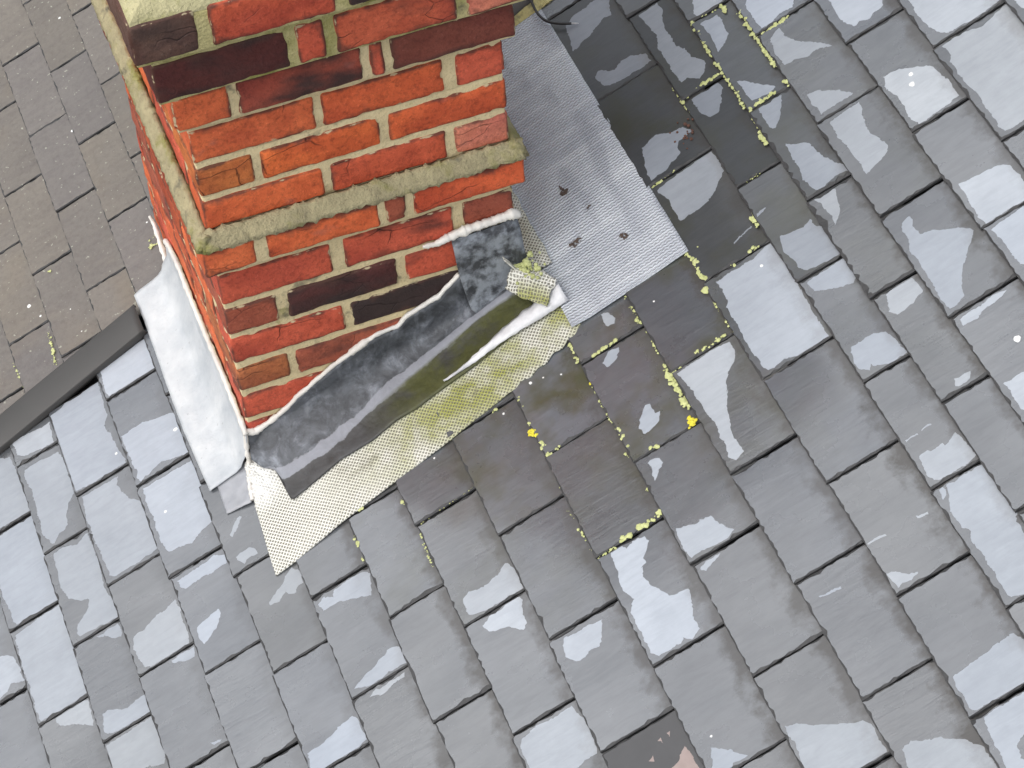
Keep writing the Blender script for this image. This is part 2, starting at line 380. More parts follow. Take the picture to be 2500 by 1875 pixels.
# ------------------------------------------------------------------ traced marks on the slates (slope distance u, depth y)
PATCHES=[[(-.4965,.3838),(-.473,.369),(-.4718,.3306),(-.4673,.2834),(-.4664,.2196),(-.5044,.2186),(-.5249,.2209),(-.543,.2213),(-.5603,.2245),(-.5133,.3899)],[(-.4527,.3125),(-.4271,.3164),(-.3719,.3076),(-.3655,.279),(-.3684,.1912),(-.3878,.1765),(-.3984,.1518),(-.4016,.1315),(-.4096,.1247),(-.4249,.1232),(-.4385,.1077),(-.4458,.1131),(-.4565,.1468),(-.4528,.1994),(-.4499,.26),(-.455,.2941)],[(-.3693,.3567),(-.3013,.3205),(-.2564,.2716),(-.2502,.2163),(-.2423,.1902),(-.2549,.1833),(-.2701,.1819),(-.3265,.1823),(-.3458,.1872),(-.3545,.2071),(-.3584,.2333),(-.3607,.2651),(-.3613,.3027)],[(-.2335,.2402),(-.1827,.2408),(-.1026,.2147),(-.0985,.1578),(-.0999,.1028),(-.1498,.1185),(-.1756,.1287),(-.2021,.1196),(-.214,.119),(-.2285,.1105),(-.2312,.1289),(-.2278,.1394),(-.2318,.1722)],[(-.3524,.1659),(-.2681,.1606),(-.2764,.144),(-.2744,.1228),(-.2644,.099),(-.2446,.0791),(-.2399,.0579),(-.243,-.0473),(-.2843,-.0509),(-.3186,-.0504),(-.339,-.051),(-.3498,-.0399),(-.3513,-.0171),(-.3549,.0264),(-.357,.0756),(-.3591,.1157)],[(-.2269,.0931),(-.098,.0915),(-.0984,.0238),(-.0998,-.0294),(-.1001,-.0544),(-.111,-.0775),(-.1253,-.0698),(-.1493,-.0736),(-.1736,-.0865),(-.2019,-.0779),(-.2234,-.0743),(-.2311,-.0374),(-.2292,.0115),(-.2319,.0646)],[(-.4481,.086),(-.4216,.0855),(-.3952,.0754),(-.3745,.0855),(-.3689,.0845),(-.3661,.0095),(-.3734,-.0505),(-.3673,-.0765),(-.3605,-.118),(-.3641,-.1336),(-.4063,-.1273),(-.4344,-.1254),(-.4484,-.1244),(-.4539,-.1144),(-.4454,-.0963),(-.4204,-.0808),(-.4079,-.0592),(-.4347,-.0429),(-.4458,-.0317),(-.4547,.0058),(-.4525,.0324)],[(-.5583,.2099),(-.4663,.2096),(-.4672,.1711),(-.4657,.0863),(-.4638,.0533),(-.468,-.0187),(-.514,-.0163),(-.5658,-.0129),(-.5716,-.0026),(-.5698,.024),(-.5763,.0631),(-.575,.1095)],[(-.4184,-.1473),(-.3955,-.1472),(-.3692,-.145),(-.3669,-.1646),(-.3709,-.1767),(-.3909,-.1684),(-.4009,-.1553)],[(-.3484,-.2032),(-.3353,-.1977),(-.3215,-.1987),(-.2892,-.1861),(-.2662,-.1847),(-.2454,-.1772),(-.242,-.1962),(-.2454,-.2796),(-.2464,-.2905),(-.2674,-.2873),(-.2998,-.2847),(-.33,-.2837),(-.3436,-.2742),(-.351,-.2456),(-.3523,-.2241)],[(-.2252,-.1466),(-.203,-.1477),(-.18,-.1463),(-.1448,-.1418),(-.1217,-.1559),(-.1235,-.1728),(-.1505,-.1741),(-.1778,-.1723),(-.2007,-.1736),(-.2175,-.1735),(-.2248,-.162)],[(-.2213,-.266),(-.2084,-.2605),(-.1702,-.2541),(-.1695,-.2679),(-.1843,-.2866),(-.2027,-.2998),(-.2194,-.3083),(-.2254,-.2777)],[(-.0969,-.1253),(-.0855,-.1091),(-.0674,-.0978),(-.0639,-.1036),(-.0814,-.1214),(-.0942,-.1335)],[(-.1024,-.1763),(-.0724,-.1741),(-.0623,-.1847),(-.0614,-.1975),(-.0802,-.1957),(-.0928,-.2),(-.1017,-.1859)],[(-.5746,-.0328),(-.5444,-.0298),(-.4668,-.0242),(-.4671,-.0822),(-.4681,-.1418),(-.4683,-.207),(-.4711,-.2431),(-.5064,-.2476),(-.5396,-.2449),(-.5759,-.243),(-.5796,-.2173),(-.5781,-.1832),(-.5783,-.1447),(-.5798,-.0808)],[(-.6364,-.0437),(-.621,-.0516),(-.5936,-.068),(-.589,-.0923),(-.5883,-.1347),(-.615,-.122),(-.628,-.1367),(-.646,-.139),(-.6613,-.1314)],[(-.5432,-.2569),(-.5194,-.2531),(-.4732,-.259),(-.4768,-.2883),(-.4755,-.3064),(-.4803,-.3173),(-.5096,-.2944),(-.5389,-.28),(-.5438,-.268)],[(-.4511,-.3089),(-.4416,-.3097),(-.4029,-.3279),(-.3847,-.3233),(-.3621,-.3219),(-.3615,-.3452),(-.3612,-.3652),(-.3984,-.3651),(-.4307,-.3627),(-.4492,-.3599),(-.4595,-.3486),(-.4559,-.3284)],[(-.4661,-.3779),(-.3601,-.3745),(-.3589,-.4119),(-.3618,-.4571),(-.3722,-.4803),(-.3985,-.4654),(-.4207,-.4668),(-.4715,-.4382),(-.4659,-.4032)],[(-.2924,-.2957),(-.2698,-.2943),(-.2427,-.296),(-.2469,-.3163),(-.2604,-.3154),(-.2869,-.304)],[(-.2755,-.5007),(-.2627,-.5025),(-.2504,-.5055),(-.2548,-.5106),(-.2672,-.5077)],[(-.0126,-.2681),(-.0007,-.2799),(-.0017,-.3117),(-.0158,-.3132),(-.0214,-.3209),(-.0363,-.3173),(-.0389,-.3022),(-.0393,-.3107),(-.0582,-.3176),(-.0745,-.3175),(-.0722,-.3075),(-.0406,-.2921),(-.035,-.2844)],[(.0094,-.3753),(.0251,-.3693),(.0397,-.3799),(.0462,-.3701),(.075,-.3649),(.109,-.3666),(.1197,-.3802),(.1058,-.4222),(.0863,-.4109),(.0651,-.4041),(.0446,-.395),(.0147,-.3965)],[(.0139,-.5727),(.0223,-.5677),(.0607,-.5561),(.095,-.5416),(.1106,-.5416),(.1169,-.5517),(.1186,-.5859),(.0991,-.5832),(.0815,-.5818),(.0537,-.5869),(.0341,-.5841)],[(.0354,-.6068),(.0457,-.6004),(.0701,-.6039),(.1068,-.6023),(.1042,-.6087),(.0773,-.6116),(.0545,-.6174)],[(-.1096,-.6337),(-.0755,-.6328),(-.0423,-.6206),(-.012,-.6159),(-.0051,-.6247),(-.003,-.6716),(-.0123,-.6759),(-.0553,-.681),(-.092,-.6826),(-.1145,-.6674)],[(.2552,-.5478),(.2723,-.5377),(.2975,-.5448),(.3377,-.5347),(.3519,-.5254),(.3617,-.544),(.3621,-.578),(.3594,-.59),(.3185,-.5909),(.2869,-.5875),(.2658,-.5833),(.256,-.5763)],[(.2704,-.6146),(.2866,-.6029),(.3028,-.6052),(.3468,-.5967),(.3493,-.6107),(.3423,-.6383),(.3419,-.6566),(.3306,-.6651),(.3084,-.6418),(.2744,-.6314)],[(.3882,-.7231),(.4152,-.7289),(.4384,-.7267),(.4504,-.7326),(.4587,-.7332),(.443,-.7675),(.4365,-.7735),(.4227,-.7717),(.4126,-.7777),(.3965,-.7809),(.384,-.7707),(.3774,-.7581),(.3809,-.7393)],[(.2489,-.8487),(.2745,-.8406),(.3141,-.8447),(.3485,-.8439),(.351,-.8598),(.3595,-.8784),(.3597,-.899),(.3557,-.9341),(.3513,-.9437),(.3296,-.944),(.3063,-.9532),(.2409,-.9167),(.241,-.8612)],[(.5255,-.6335),(.5471,-.6299),(.5534,-.643),(.5665,-.636),(.5897,-.6393),(.5903,-.6537),(.5817,-.6668),(.5722,-.6764),(.572,-.6873),(.5599,-.6921),(.5626,-.6919),(.5568,-.7096),(.5601,-.7283),(.5689,-.7456),(.5804,-.7674),(.5966,-.7739),(.6129,-.7751),(.6135,-.7889),(.5979,-.8308),(.5992,-.8527),(.5792,-.8646),(.5686,-.8518),(.5604,-.859),(.5388,-.8593),(.5199,-.8589),(.5092,-.8461),(.5104,-.8182),(.5107,-.7919),(.5101,-.7568),(.5167,-.7428),(.5269,-.7367),(.5143,-.7112),(.5183,-.6868),(.5222,-.6677),(.5243,-.6576)],[(.5245,-1.0538),(.537,-1.0611),(.5706,-1.0997),(.5568,-1.1),(.5447,-1.0967),(.534,-1.1136),(.5065,-1.0951)],[(.9058,-.9604),(.9172,-.9649),(.9303,-.9784),(.9491,-.9897),(.935,-.9948),(.9164,-.9915),(.9076,-.9953),(.9077,-.9825)],[(.6453,-1.0948),(.6611,-1.0971),(.6881,-1.1193),(.7259,-1.1417),(.7577,-1.1575),(.7631,-1.1684),(.7655,-1.2341),(.7429,-1.2352),(.7263,-1.2498),(.6412,-1.1927),(.6456,-1.1362),(.6447,-1.1114)],[(.788,-1.2329),(.8064,-1.2313),(.8426,-1.2489),(.8747,-1.2732),(.8939,-1.3002),(.8974,-1.3395),(.8887,-1.3587),(.7776,-1.2842)],[(.9125,-1.1757),(.9507,-1.176),(1.0236,-1.1668),(1.0293,-1.1758),(1.0352,-1.1995),(1.0084,-1.2573),(.9605,-1.2547),(.9325,-1.2471),(.9168,-1.2481),(.9068,-1.2388),(.9092,-1.219),(.9052,-1.1948)],[(.9198,-1.2619),(.9354,-1.2609),(1.0034,-1.2585),(.9745,-1.3089),(.9371,-1.3296),(.9337,-1.3503),(.944,-1.3618),(.9328,-1.3814),(.908,-1.3509),(.9103,-1.3206),(.9156,-1.2731)],[(1.063,-.8819),(1.0774,-.8848),(1.0869,-.8841),(1.1251,-.881),(1.1293,-.8978),(1.1293,-.9379),(1.1287,-.9903),(1.1219,-1.0061),(1.1214,-1.0419),(1.0757,-1.1253),(1.051,-1.1148),(1.0467,-1.0992),(1.0495,-1.071),(1.0487,-1.0526),(1.0503,-1.0302),(1.0446,-.9924),(1.0554,-.977),(1.0448,-.9638),(1.0438,-.9288),(1.0537,-.907)],[(1.0481,-.8104),(1.0639,-.809),(1.0688,-.8128),(1.0925,-.8119),(1.0936,-.8182),(1.1188,-.8061),(1.1241,-.8255),(1.1262,-.8628),(1.1092,-.8687),(1.0858,-.8697),(1.0538,-.8695),(1.045,-.8519),(1.0459,-.8335)],[(1.2256,-.7802),(1.2437,-.7807),(1.2719,-.7836),(1.2603,-.8277),(1.2354,-.8551),(1.2262,-.8395),(1.2266,-.8148),(1.2295,-.7975)],[(1.1644,-.7197),(1.1763,-.7236),(1.1938,-.7234),(1.1864,-.7346),(1.1664,-.7413),(1.1605,-.7352)],[(1.047,-.8859),(1.0555,-.8829),(1.058,-.8888),(1.0509,-.8996),(1.0446,-.9028)],[(.6703,-.4469),(.6793,-.4331),(.6991,-.4127),(.7086,-.4142),(.7081,-.4259),(.7058,-.4361),(.7167,-.4372),(.7089,-.4535),(.6945,-.46),(.6749,-.4639)],[(.6555,-.5209),(.6659,-.5202),(.6784,-.5255),(.6785,-.5358),(.665,-.5485),(.652,-.5602),(.6538,-.5457),(.657,-.5337)],[(.7781,-.3993),(.8086,-.3965),(.8447,-.3951),(.8832,-.3989),(.8826,-.4229),(.872,-.4417),(.8545,-.4518),(.841,-.4741),(.8323,-.4967),(.8364,-.483),(.8168,-.5327),(.8075,-.5664),(.8078,-.5956),(.8069,-.6121),(.7891,-.6184),(.7815,-.604),(.7883,-.5804),(.7856,-.5609),(.7924,-.537),(.7882,-.5101),(.7856,-.4694),(.7842,-.4413),(.7806,-.4172),(.7786,-.4004)],[(.6435,-.6684),(.6599,-.6724),(.6798,-.6818),(.6891,-.6776),(.7059,-.6833),(.711,-.7024),(.7276,-.73),(.7132,-.7372),(.6942,-.7367),(.6716,-.7335),(.6562,-.7303),(.6442,-.7351),(.6393,-.7151)],[(.6908,-.7533),(.6724,-.7614),(.655,-.7675),(.6461,-.761),(.6618,-.7535)],[(.911,-.0205),(.9342,-.0168),(1.0339,-.0086),(1.0355,-.0378),(1.0352,-.0652),(1.0143,-.0809),(1.0013,-.0966),(.9812,-.1057),(.9744,-.1087),(.9468,-.1115),(.9203,-.1119),(.9201,-.0849),(.9223,-.0528)],[(.9161,-.2755),(.9449,-.2742),(.9908,-.2745),(1.0287,-.265),(1.0331,-.2622),(1.0364,-.2909),(1.0345,-.3784),(1.0315,-.4565),(1.0316,-.5083),(.9847,-.5091),(.9434,-.4936),(.9253,-.5),(.9144,-.4971),(.9095,-.4872),(.9084,-.4439),(.9087,-.3982),(.9104,-.3593),(.9102,-.334),(.9164,-.3266),(.9207,-.2921)],[(.7109,-.1875),(.7225,-.1908),(.7296,-.2095),(.7234,-.2172),(.7097,-.2186),(.7082,-.2046)],[(.6722,-.2829),(.6893,-.2685),(.7092,-.2706),(.7083,-.2808),(.6913,-.2921),(.6756,-.2981)],[(1.0543,-.2707),(1.0701,-.2746),(1.0981,-.2793),(1.1149,-.2711),(1.1161,-.2884),(1.1271,-.3012),(1.1276,-.3722),(1.1052,-.3721),(1.0822,-.3683),(1.0592,-.3646),(1.051,-.3513),(1.0532,-.3372),(1.0489,-.3209),(1.0463,-.2962)],[(1.1406,-.2411),(1.1553,-.2275),(1.1705,-.2277),(1.1796,-.249),(1.1706,-.2806),(1.1653,-.2955),(1.145,-.3199),(1.1491,-.2976),(1.1469,-.2827),(1.1446,-.2578)],[(1.0516,-.3865),(1.0686,-.3851),(1.1247,-.3824),(1.1247,-.4107),(1.1236,-.4316),(1.1162,-.4409),(1.094,-.4315),(1.0734,-.4236),(1.0522,-.4119)],[(1.0533,-.5531),(1.0715,-.553),(1.0967,-.5557),(1.1151,-.5619),(1.1218,-.5764),(1.1251,-.6235),(1.1008,-.6243),(1.0858,-.6209),(1.0714,-.6122),(1.0668,-.6026),(1.0586,-.6136),(1.0435,-.6014),(1.0459,-.5739)],[(1.1493,-.5026),(1.1746,-.4963),(1.2015,-.5005),(1.2057,-.5194),(1.2038,-.5361),(1.1904,-.543),(1.1625,-.55),(1.148,-.5501),(1.1414,-.5355)],[(1.2403,-.3929),(1.2573,-.3886),(1.2588,-.3995),(1.2523,-.416),(1.2564,-.4354),(1.267,-.4382),(1.3209,-.4723),(1.3316,-.4878),(1.3257,-.4983),(1.2973,-.5234),(1.2727,-.5546),(1.2537,-.593),(1.2365,-.6026),(1.2255,-.6009),(1.221,-.5747),(1.2255,-.536),(1.2261,-.4998),(1.2251,-.4524),(1.2351,-.4296),(1.2337,-.4095)],[(1.227,-.6304),(1.2355,-.6256),(1.2672,-.6281),(1.2919,-.622),(1.3168,-.6279),(1.3062,-.634),(1.2658,-.6389),(1.2553,-.645),(1.2275,-.6442)],[(1.355,-.5143),(1.3718,-.5101),(1.4274,-.5087),(1.429,-.535),(1.3756,-.6236),(1.3605,-.6048),(1.3599,-.5769),(1.3601,-.5434)],[(1.3656,.1368),(1.4456,.0589),(1.4334,.0411),(1.4132,.0423),(1.4033,.0335),(1.3869,.042),(1.3725,.0394),(1.3613,.063),(1.3611,.0927)],[(1.478,.0273),(1.6074,-.0988),(1.5718,-.1038),(1.5325,-.1017),(1.4984,-.0993),(1.4824,-.0822),(1.4764,-.0513),(1.4754,-.025)],[(1.4753,-.1181),(1.4946,-.1152),(1.5064,-.1123),(1.5529,-.1284),(1.591,-.1188),(1.6129,-.1113),(1.6434,-.1411),(1.5204,-.3551),(1.4873,-.3579),(1.4723,-.3542),(1.468,-.3404),(1.4716,-.3037),(1.4737,-.2517),(1.4686,-.2163),(1.4704,-.1591),(1.4789,-.1391)],[(1.3599,-.1009),(1.3908,-.1053),(1.4232,-.1252),(1.4389,-.1382),(1.4436,-.1618),(1.4493,-.188),(1.4454,-.2289),(1.4185,-.2347),(1.3874,-.2367),(1.3621,-.2372),(1.3541,-.2197),(1.3605,-.1847),(1.3581,-.1516),(1.3533,-.1228)],[(1.2339,-.0332),(1.2526,-.0399),(1.2825,-.0623),(1.3019,-.0891),(1.2883,-.0905),(1.2576,-.0901),(1.2363,-.0914),(1.232,-.0596)],[(1.2369,.1304),(1.2609,.1408),(1.261,.1148),(1.2745,.0891),(1.3005,.0625),(1.3243,.0325),(1.2929,.0478),(1.2777,.044),(1.2483,.0536),(1.2308,.0556),(1.229,.0937)],[(1.2408,-.1198),(1.2582,-.1184),(1.3007,-.1158),(1.2972,-.1369),(1.2871,-.1655),(1.2859,-.1916),(1.2984,-.2367),(1.2845,-.2509),(1.26,-.259),(1.2391,-.2652),(1.239,-.2369),(1.2396,-.2072),(1.2361,-.1703),(1.2366,-.1401)],[(1.153,-.1021),(1.1737,-.1174),(1.189,-.1277),(1.1939,-.1629),(1.2042,-.1923),(1.2201,-.22),(1.2165,-.2269),(1.1921,-.2251),(1.1758,-.2272),(1.1617,-.2347),(1.1506,-.2266),(1.142,-.194),(1.1485,-.1763),(1.1475,-.1382)],[(1.1457,.0022),(1.1638,.0068),(1.1963,.0034),(1.1917,-.0083),(1.1743,-.0346),(1.1526,-.0568),(1.1449,-.0515),(1.1462,-.0229)],[(1.3571,-.3943),(1.3867,-.398),(1.4372,-.4074),(1.4456,-.4182),(1.4469,-.4832),(1.4366,-.501),(1.4056,-.4927),(1.3529,-.4969),(1.3512,-.4829),(1.3521,-.4554)],[(1.2348,.2375),(1.247,.2525),(1.3176,.1836),(1.3019,.1687),(1.2762,.1709),(1.2534,.163),(1.2356,.1651),(1.2334,.1822),(1.2332,.2087)],[(.9288,.467),(.9552,.481),(.9826,.4782),(.9916,.4854),(1.0073,.4821),(1.027,.4629),(1.0126,.4256),(1.0003,.4296),(.9862,.4236),(.9599,.4098),(.931,.4025),(.915,.3984),(.9212,.4312)],[(.9251,.3089),(.937,.3166),(.9636,.2954),(.9831,.3073),(1.0042,.3045),(1.0311,.2847),(1.0306,.2662),(1.0067,.2625),(.9738,.2633),(.9375,.2691),(.9276,.2839)],[(1.0581,.3777),(1.1009,.3792),(1.1006,.3522),(1.0865,.3195),(1.0866,.285),(1.0842,.257),(1.0969,.2374),(1.0976,.2106),(1.1144,.1835),(1.1088,.1665),(1.0903,.1508),(1.0697,.17),(1.0567,.1656),(1.0553,.1909),(1.0562,.2272),(1.0551,.277),(1.0657,.305)],[(1.1463,.2658),(1.1813,.2588),(1.1849,.2439),(1.1767,.2216),(1.1812,.206),(1.1634,.1892),(1.1441,.1777),(1.1473,.2008),(1.1499,.2283)],[(1.0553,.1177),(1.0818,.1222),(1.1144,.1283),(1.1141,.103),(1.0973,.0717),(1.0821,.057),(1.0662,.0573),(1.055,.0783)],[(1.1438,.0899),(1.1542,.0839),(1.1681,.0637),(1.1963,.0302),(1.1781,.0256),(1.1467,.0315),(1.1443,.0534)],[(.93,.085),(.966,.0951),(.9823,.0839),(1.0138,.0766),(1.0252,.0556),(1.0099,.0518),(.9939,.052),(.985,.039),(.987,.0266),(.9664,.0171),(.9488,.0083),(.9127,.0057),(.9172,.0435)],[(1.1579,.3237),(1.163,.3343),(1.2079,.2905),(1.1977,.2697),(1.1746,.273),(1.1508,.2806),(1.1471,.2957)],[(.8957,-.8934),(.9381,-.8961),(.9387,-.9002),(.8963,-.8967)],[(.9937,-.8995),(1.0123,-.9032),(1.0112,-.9061),(.9931,-.9028)],[(1.0457,-.7698),(1.068,-.7719),(1.0678,-.7748),(1.0463,-.773)],[(1.0741,-.7669),(1.0939,-.7671),(1.094,-.7699),(1.0744,-.7699)],[(.7951,-.9263),(.8314,-.9319),(.8313,-.9366),(.7956,-.9298)],[(.9797,-.2196),(1.0221,-.2069),(1.0218,-.21),(.9799,-.2223)],[(1.0412,-.2004),(1.0595,-.1948),(1.0601,-.1987),(1.0407,-.2066)],[(-.3641,.3976),(-.3407,.4004),(-.2745,.4204),(-.2443,.4091),(-.2464,.3552),(-.2493,.3111),(-.2615,.2957),(-.2593,.2565),(-.244,.1791),(-.2606,.1839),(-.3612,.1883),(-.363,.2302),(-.3666,.3153)],[(-.2255,.4328),(-.1111,.4398),(-.1062,.4096),(-.0949,.3657),(-.1046,.3478),(-.2246,.3421),(-.2332,.3617),(-.2294,.3971)],[(-.458,.3992),(-.3703,.3897),(-.3746,.3382),(-.4323,.3455),(-.4547,.3587)]]
SPOTS=[(1.4026,-.1304,.0046),(1.3936,-.1516,.0051),(1.2857,-.7212,.0063),(-.1246,.1798,.0036),(-.2579,.2156,.003),(-.2021,.0149,.003),(-.1158,.196,.0035),(-.1267,.1799,.0039),(.9994,-.2979,.003),(.5335,-1.0354,.0021),(-.1,1.0794,.0036),(-.0307,1.421,.0031),(-.3288,.703,.0047),(-.3124,.6596,.0026),(-.2441,.6233,.0016),(-.2378,.5506,.0016),(-.0203,.7039,.0021),(.595,-.2478,.0019),(.5638,-.2321,.0017),(.5388,-.2277,.003),(.4687,-.2485,.0025),(.3182,-.2449,.0021),(.5385,-.2268,.003),(.8052,-.2322,.0019)]
MOSS=[([(1.1357,.2837),(1.1338,.2513),(1.1325,.2149),(1.1299,.1763),(1.1323,.1482),(1.1311,.1237),(1.1298,.0994),(1.1322,.0718),(1.1273,.0298)],.8,.0043),([(1.1243,.1318),(1.065,.1378),(1.0441,.1281)],1,.0043),([(1.0421,.1921),(1.0385,.1223)],1,.0043),([(1.0399,.1138),(1.0421,.0794)],.6,.0029),([(.9079,-.0074),(.9442,-.0014)],1,.0043),([(.9521,-.0016),(.9631,-.0009)],1,.005),([(1.2184,.2344),(1.2179,.1522)],1,.005),([(1.2185,.148),(1.2149,.0669)],.9,.0043),([(1.2259,.152),(1.2639,.1529)],.9,.0043),([(1.1965,.2785),(1.1968,.2514)],1,.005),([(1.1527,.2788),(1.1927,.2707)],.5,.0021),([(1.1333,.0207),(1.1277,-.0793)],.9,.0043),([(1.1339,.0166),(1.1902,.0181)],.7,.0036),([(1.0401,-.1241),(1.0878,-.1223)],.35,.0036),([(1.2219,.1484),(1.2893,.1545)],1,.005),([(1.217,.1494),(1.2177,.0715)],.9,.0043),([(1.1512,.0185),(1.1874,.017)],.8,.0036),([(1.2159,.0263),(1.2145,.0133)],1,.0057),([(1.1275,-.0444),(1.1244,-.0763)],1,.005),([(.8987,-.1731),(.9037,-.2003),(.9002,-.2396),(.9034,-.2648)],.9,.005),([(.8975,-.2662),(.8956,-.2806)],1,.0079),([(.8944,-.2987),(.897,-.3762)],.5,.0029),([(.8219,-.3796),(.8973,-.3857)],.6,.0043),([(.7723,-.3901),(.7872,-.3883)],.7,.0036),([(.7651,-.1842),(.7644,-.2415)],.55,.0036),([(.7604,-.2445),(.7672,-.2549)],1,.0057),([(.7692,-.2645),(.7638,-.3786)],.6,.0036),([(.7617,-.3831),(.7647,-.4401)],.95,.005),([(.6565,-.2545),(.7102,-.2572)],.9,.0043),([(.6363,-.2063),(.6332,-.2481)],.8,.0043),([(.6355,-.2719),(.6403,-.3409)],.3,.0029),([(1.031,-.1915),(1.0323,-.2223)],1,.005),([(.9951,-.2556),(1.0093,-.258)],.9,.0043),([(.9051,-.0886),(.909,-.0971)],.9,.0043),([(.954,-.261),(.9611,-.2622)],.9,.0036),([(.914,-.1631),(.9249,-.1889)],.25,.0021),([(.6391,-.2693),(.636,-.3443),(.634,-.3823)],.4,.0036),([(.634,-.3823),(.6384,-.4279),(.6412,-.4657)],.9,.0043),([(.6289,-.4784),(.6311,-.4845)],1,.005),([(.7637,-.3731),(.7623,-.4238)],.95,.0057),([(.7623,-.4449),(.7643,-.4719)],.95,.0064),([(.6728,-.4977),(.6858,-.502)],.8,.0043),([(.5068,-.3459),(.5056,-.3691)],.9,.005),([(.5055,-.3811),(.5141,-.3908)],.9,.005),([(.5248,-.3841),(.551,-.3835)],.5,.0029),([(.5032,-.4152),(.5018,-.47)],.4,.0029),([(.4929,-.5068),(.4986,-.6107)],.45,.0029),([(.5032,-.6281),(.5377,-.6286)],.7,.0036),([(.55,-.6237),(.5705,-.6249)],1,.0064),([(.5947,-.6234),(.6142,-.624)],1,.0064),([(.6226,-.6219),(.632,-.6177)],1,.0064),([(.6328,-.5585),(.6315,-.5718)],.6,.0029),([(.5057,-.2185),(.509,-.2834)],.5,.0036),([(.504,-.2949),(.5039,-.3101)],.8,.0036),([(.5054,-.3539),(.5062,-.3696)],.9,.0043),([(.5071,-.3823),(.5138,-.3875)],.8,.0043),([(.2359,-.249),(.2398,-.3512)],.35,.0029),([(.234,-.287),(.2323,-.2977)],.8,.0043),([(.1216,-.2924),(.1227,-.3171)],.8,.0036),([(.1188,-.3408),(.1193,-.353)],.6,.0029),([(.15,-.2475),(.1602,-.2491)],.9,.0043),([(.2439,-.3543),(.3599,-.3514)],.25,.0021),([(.2363,-.3663),(.2319,-.4476)],.35,.0029),([(.4509,-.2344),(.4618,-.2337)],.8,.0029),([(-.0341,.6504),(-.0008,.6589)],.5,.0021),([(-.0348,.6368),(-.0105,.6298)],.8,.0036),([(-.3058,.6043),(-.3141,.5132)],.6,.0036),([(-.4007,.5834),(-.3935,.5028)],.5,.0036),([(-.2659,.7499),(-.2532,.7532)],.5,.0029)]
YELLOW=[(.7579,-.498,.0093),(.6367,-.3032,.005),(.6356,-.3032,.0043),(.5008,-.323,.0086),(.5021,-.324,.0064)]


# ------------------------------------------------------------------ roofs
def deck(name, y0, y1, mat):
    V = [rp(u, y, h) for h in (-.05, -.034) for u in (-2.2, 3.2) for y in (y0, y1)]
    F = [(0, 1, 3, 2), (4, 6, 7, 5), (0, 4, 5, 1), (2, 3, 7, 6), (0, 2, 6, 4), (1, 5, 7, 3)]
    me = bpy.data.meshes.new(name); me.from_pydata(V, [], F); me.materials.append(mat)
    o = bpy.data.objects.new(name, me); col.objects.link(o); return o
groof = tag(deck('grey_slate_roof', -2.6, .46, M_DECK), 'grey slate roof slope with wet and dry patches', kind='structure')
broof = tag(deck('brown_slate_roof', .461, 2.6, M_DECK), 'brown slate roof slope of the neighbouring house', kind='structure')

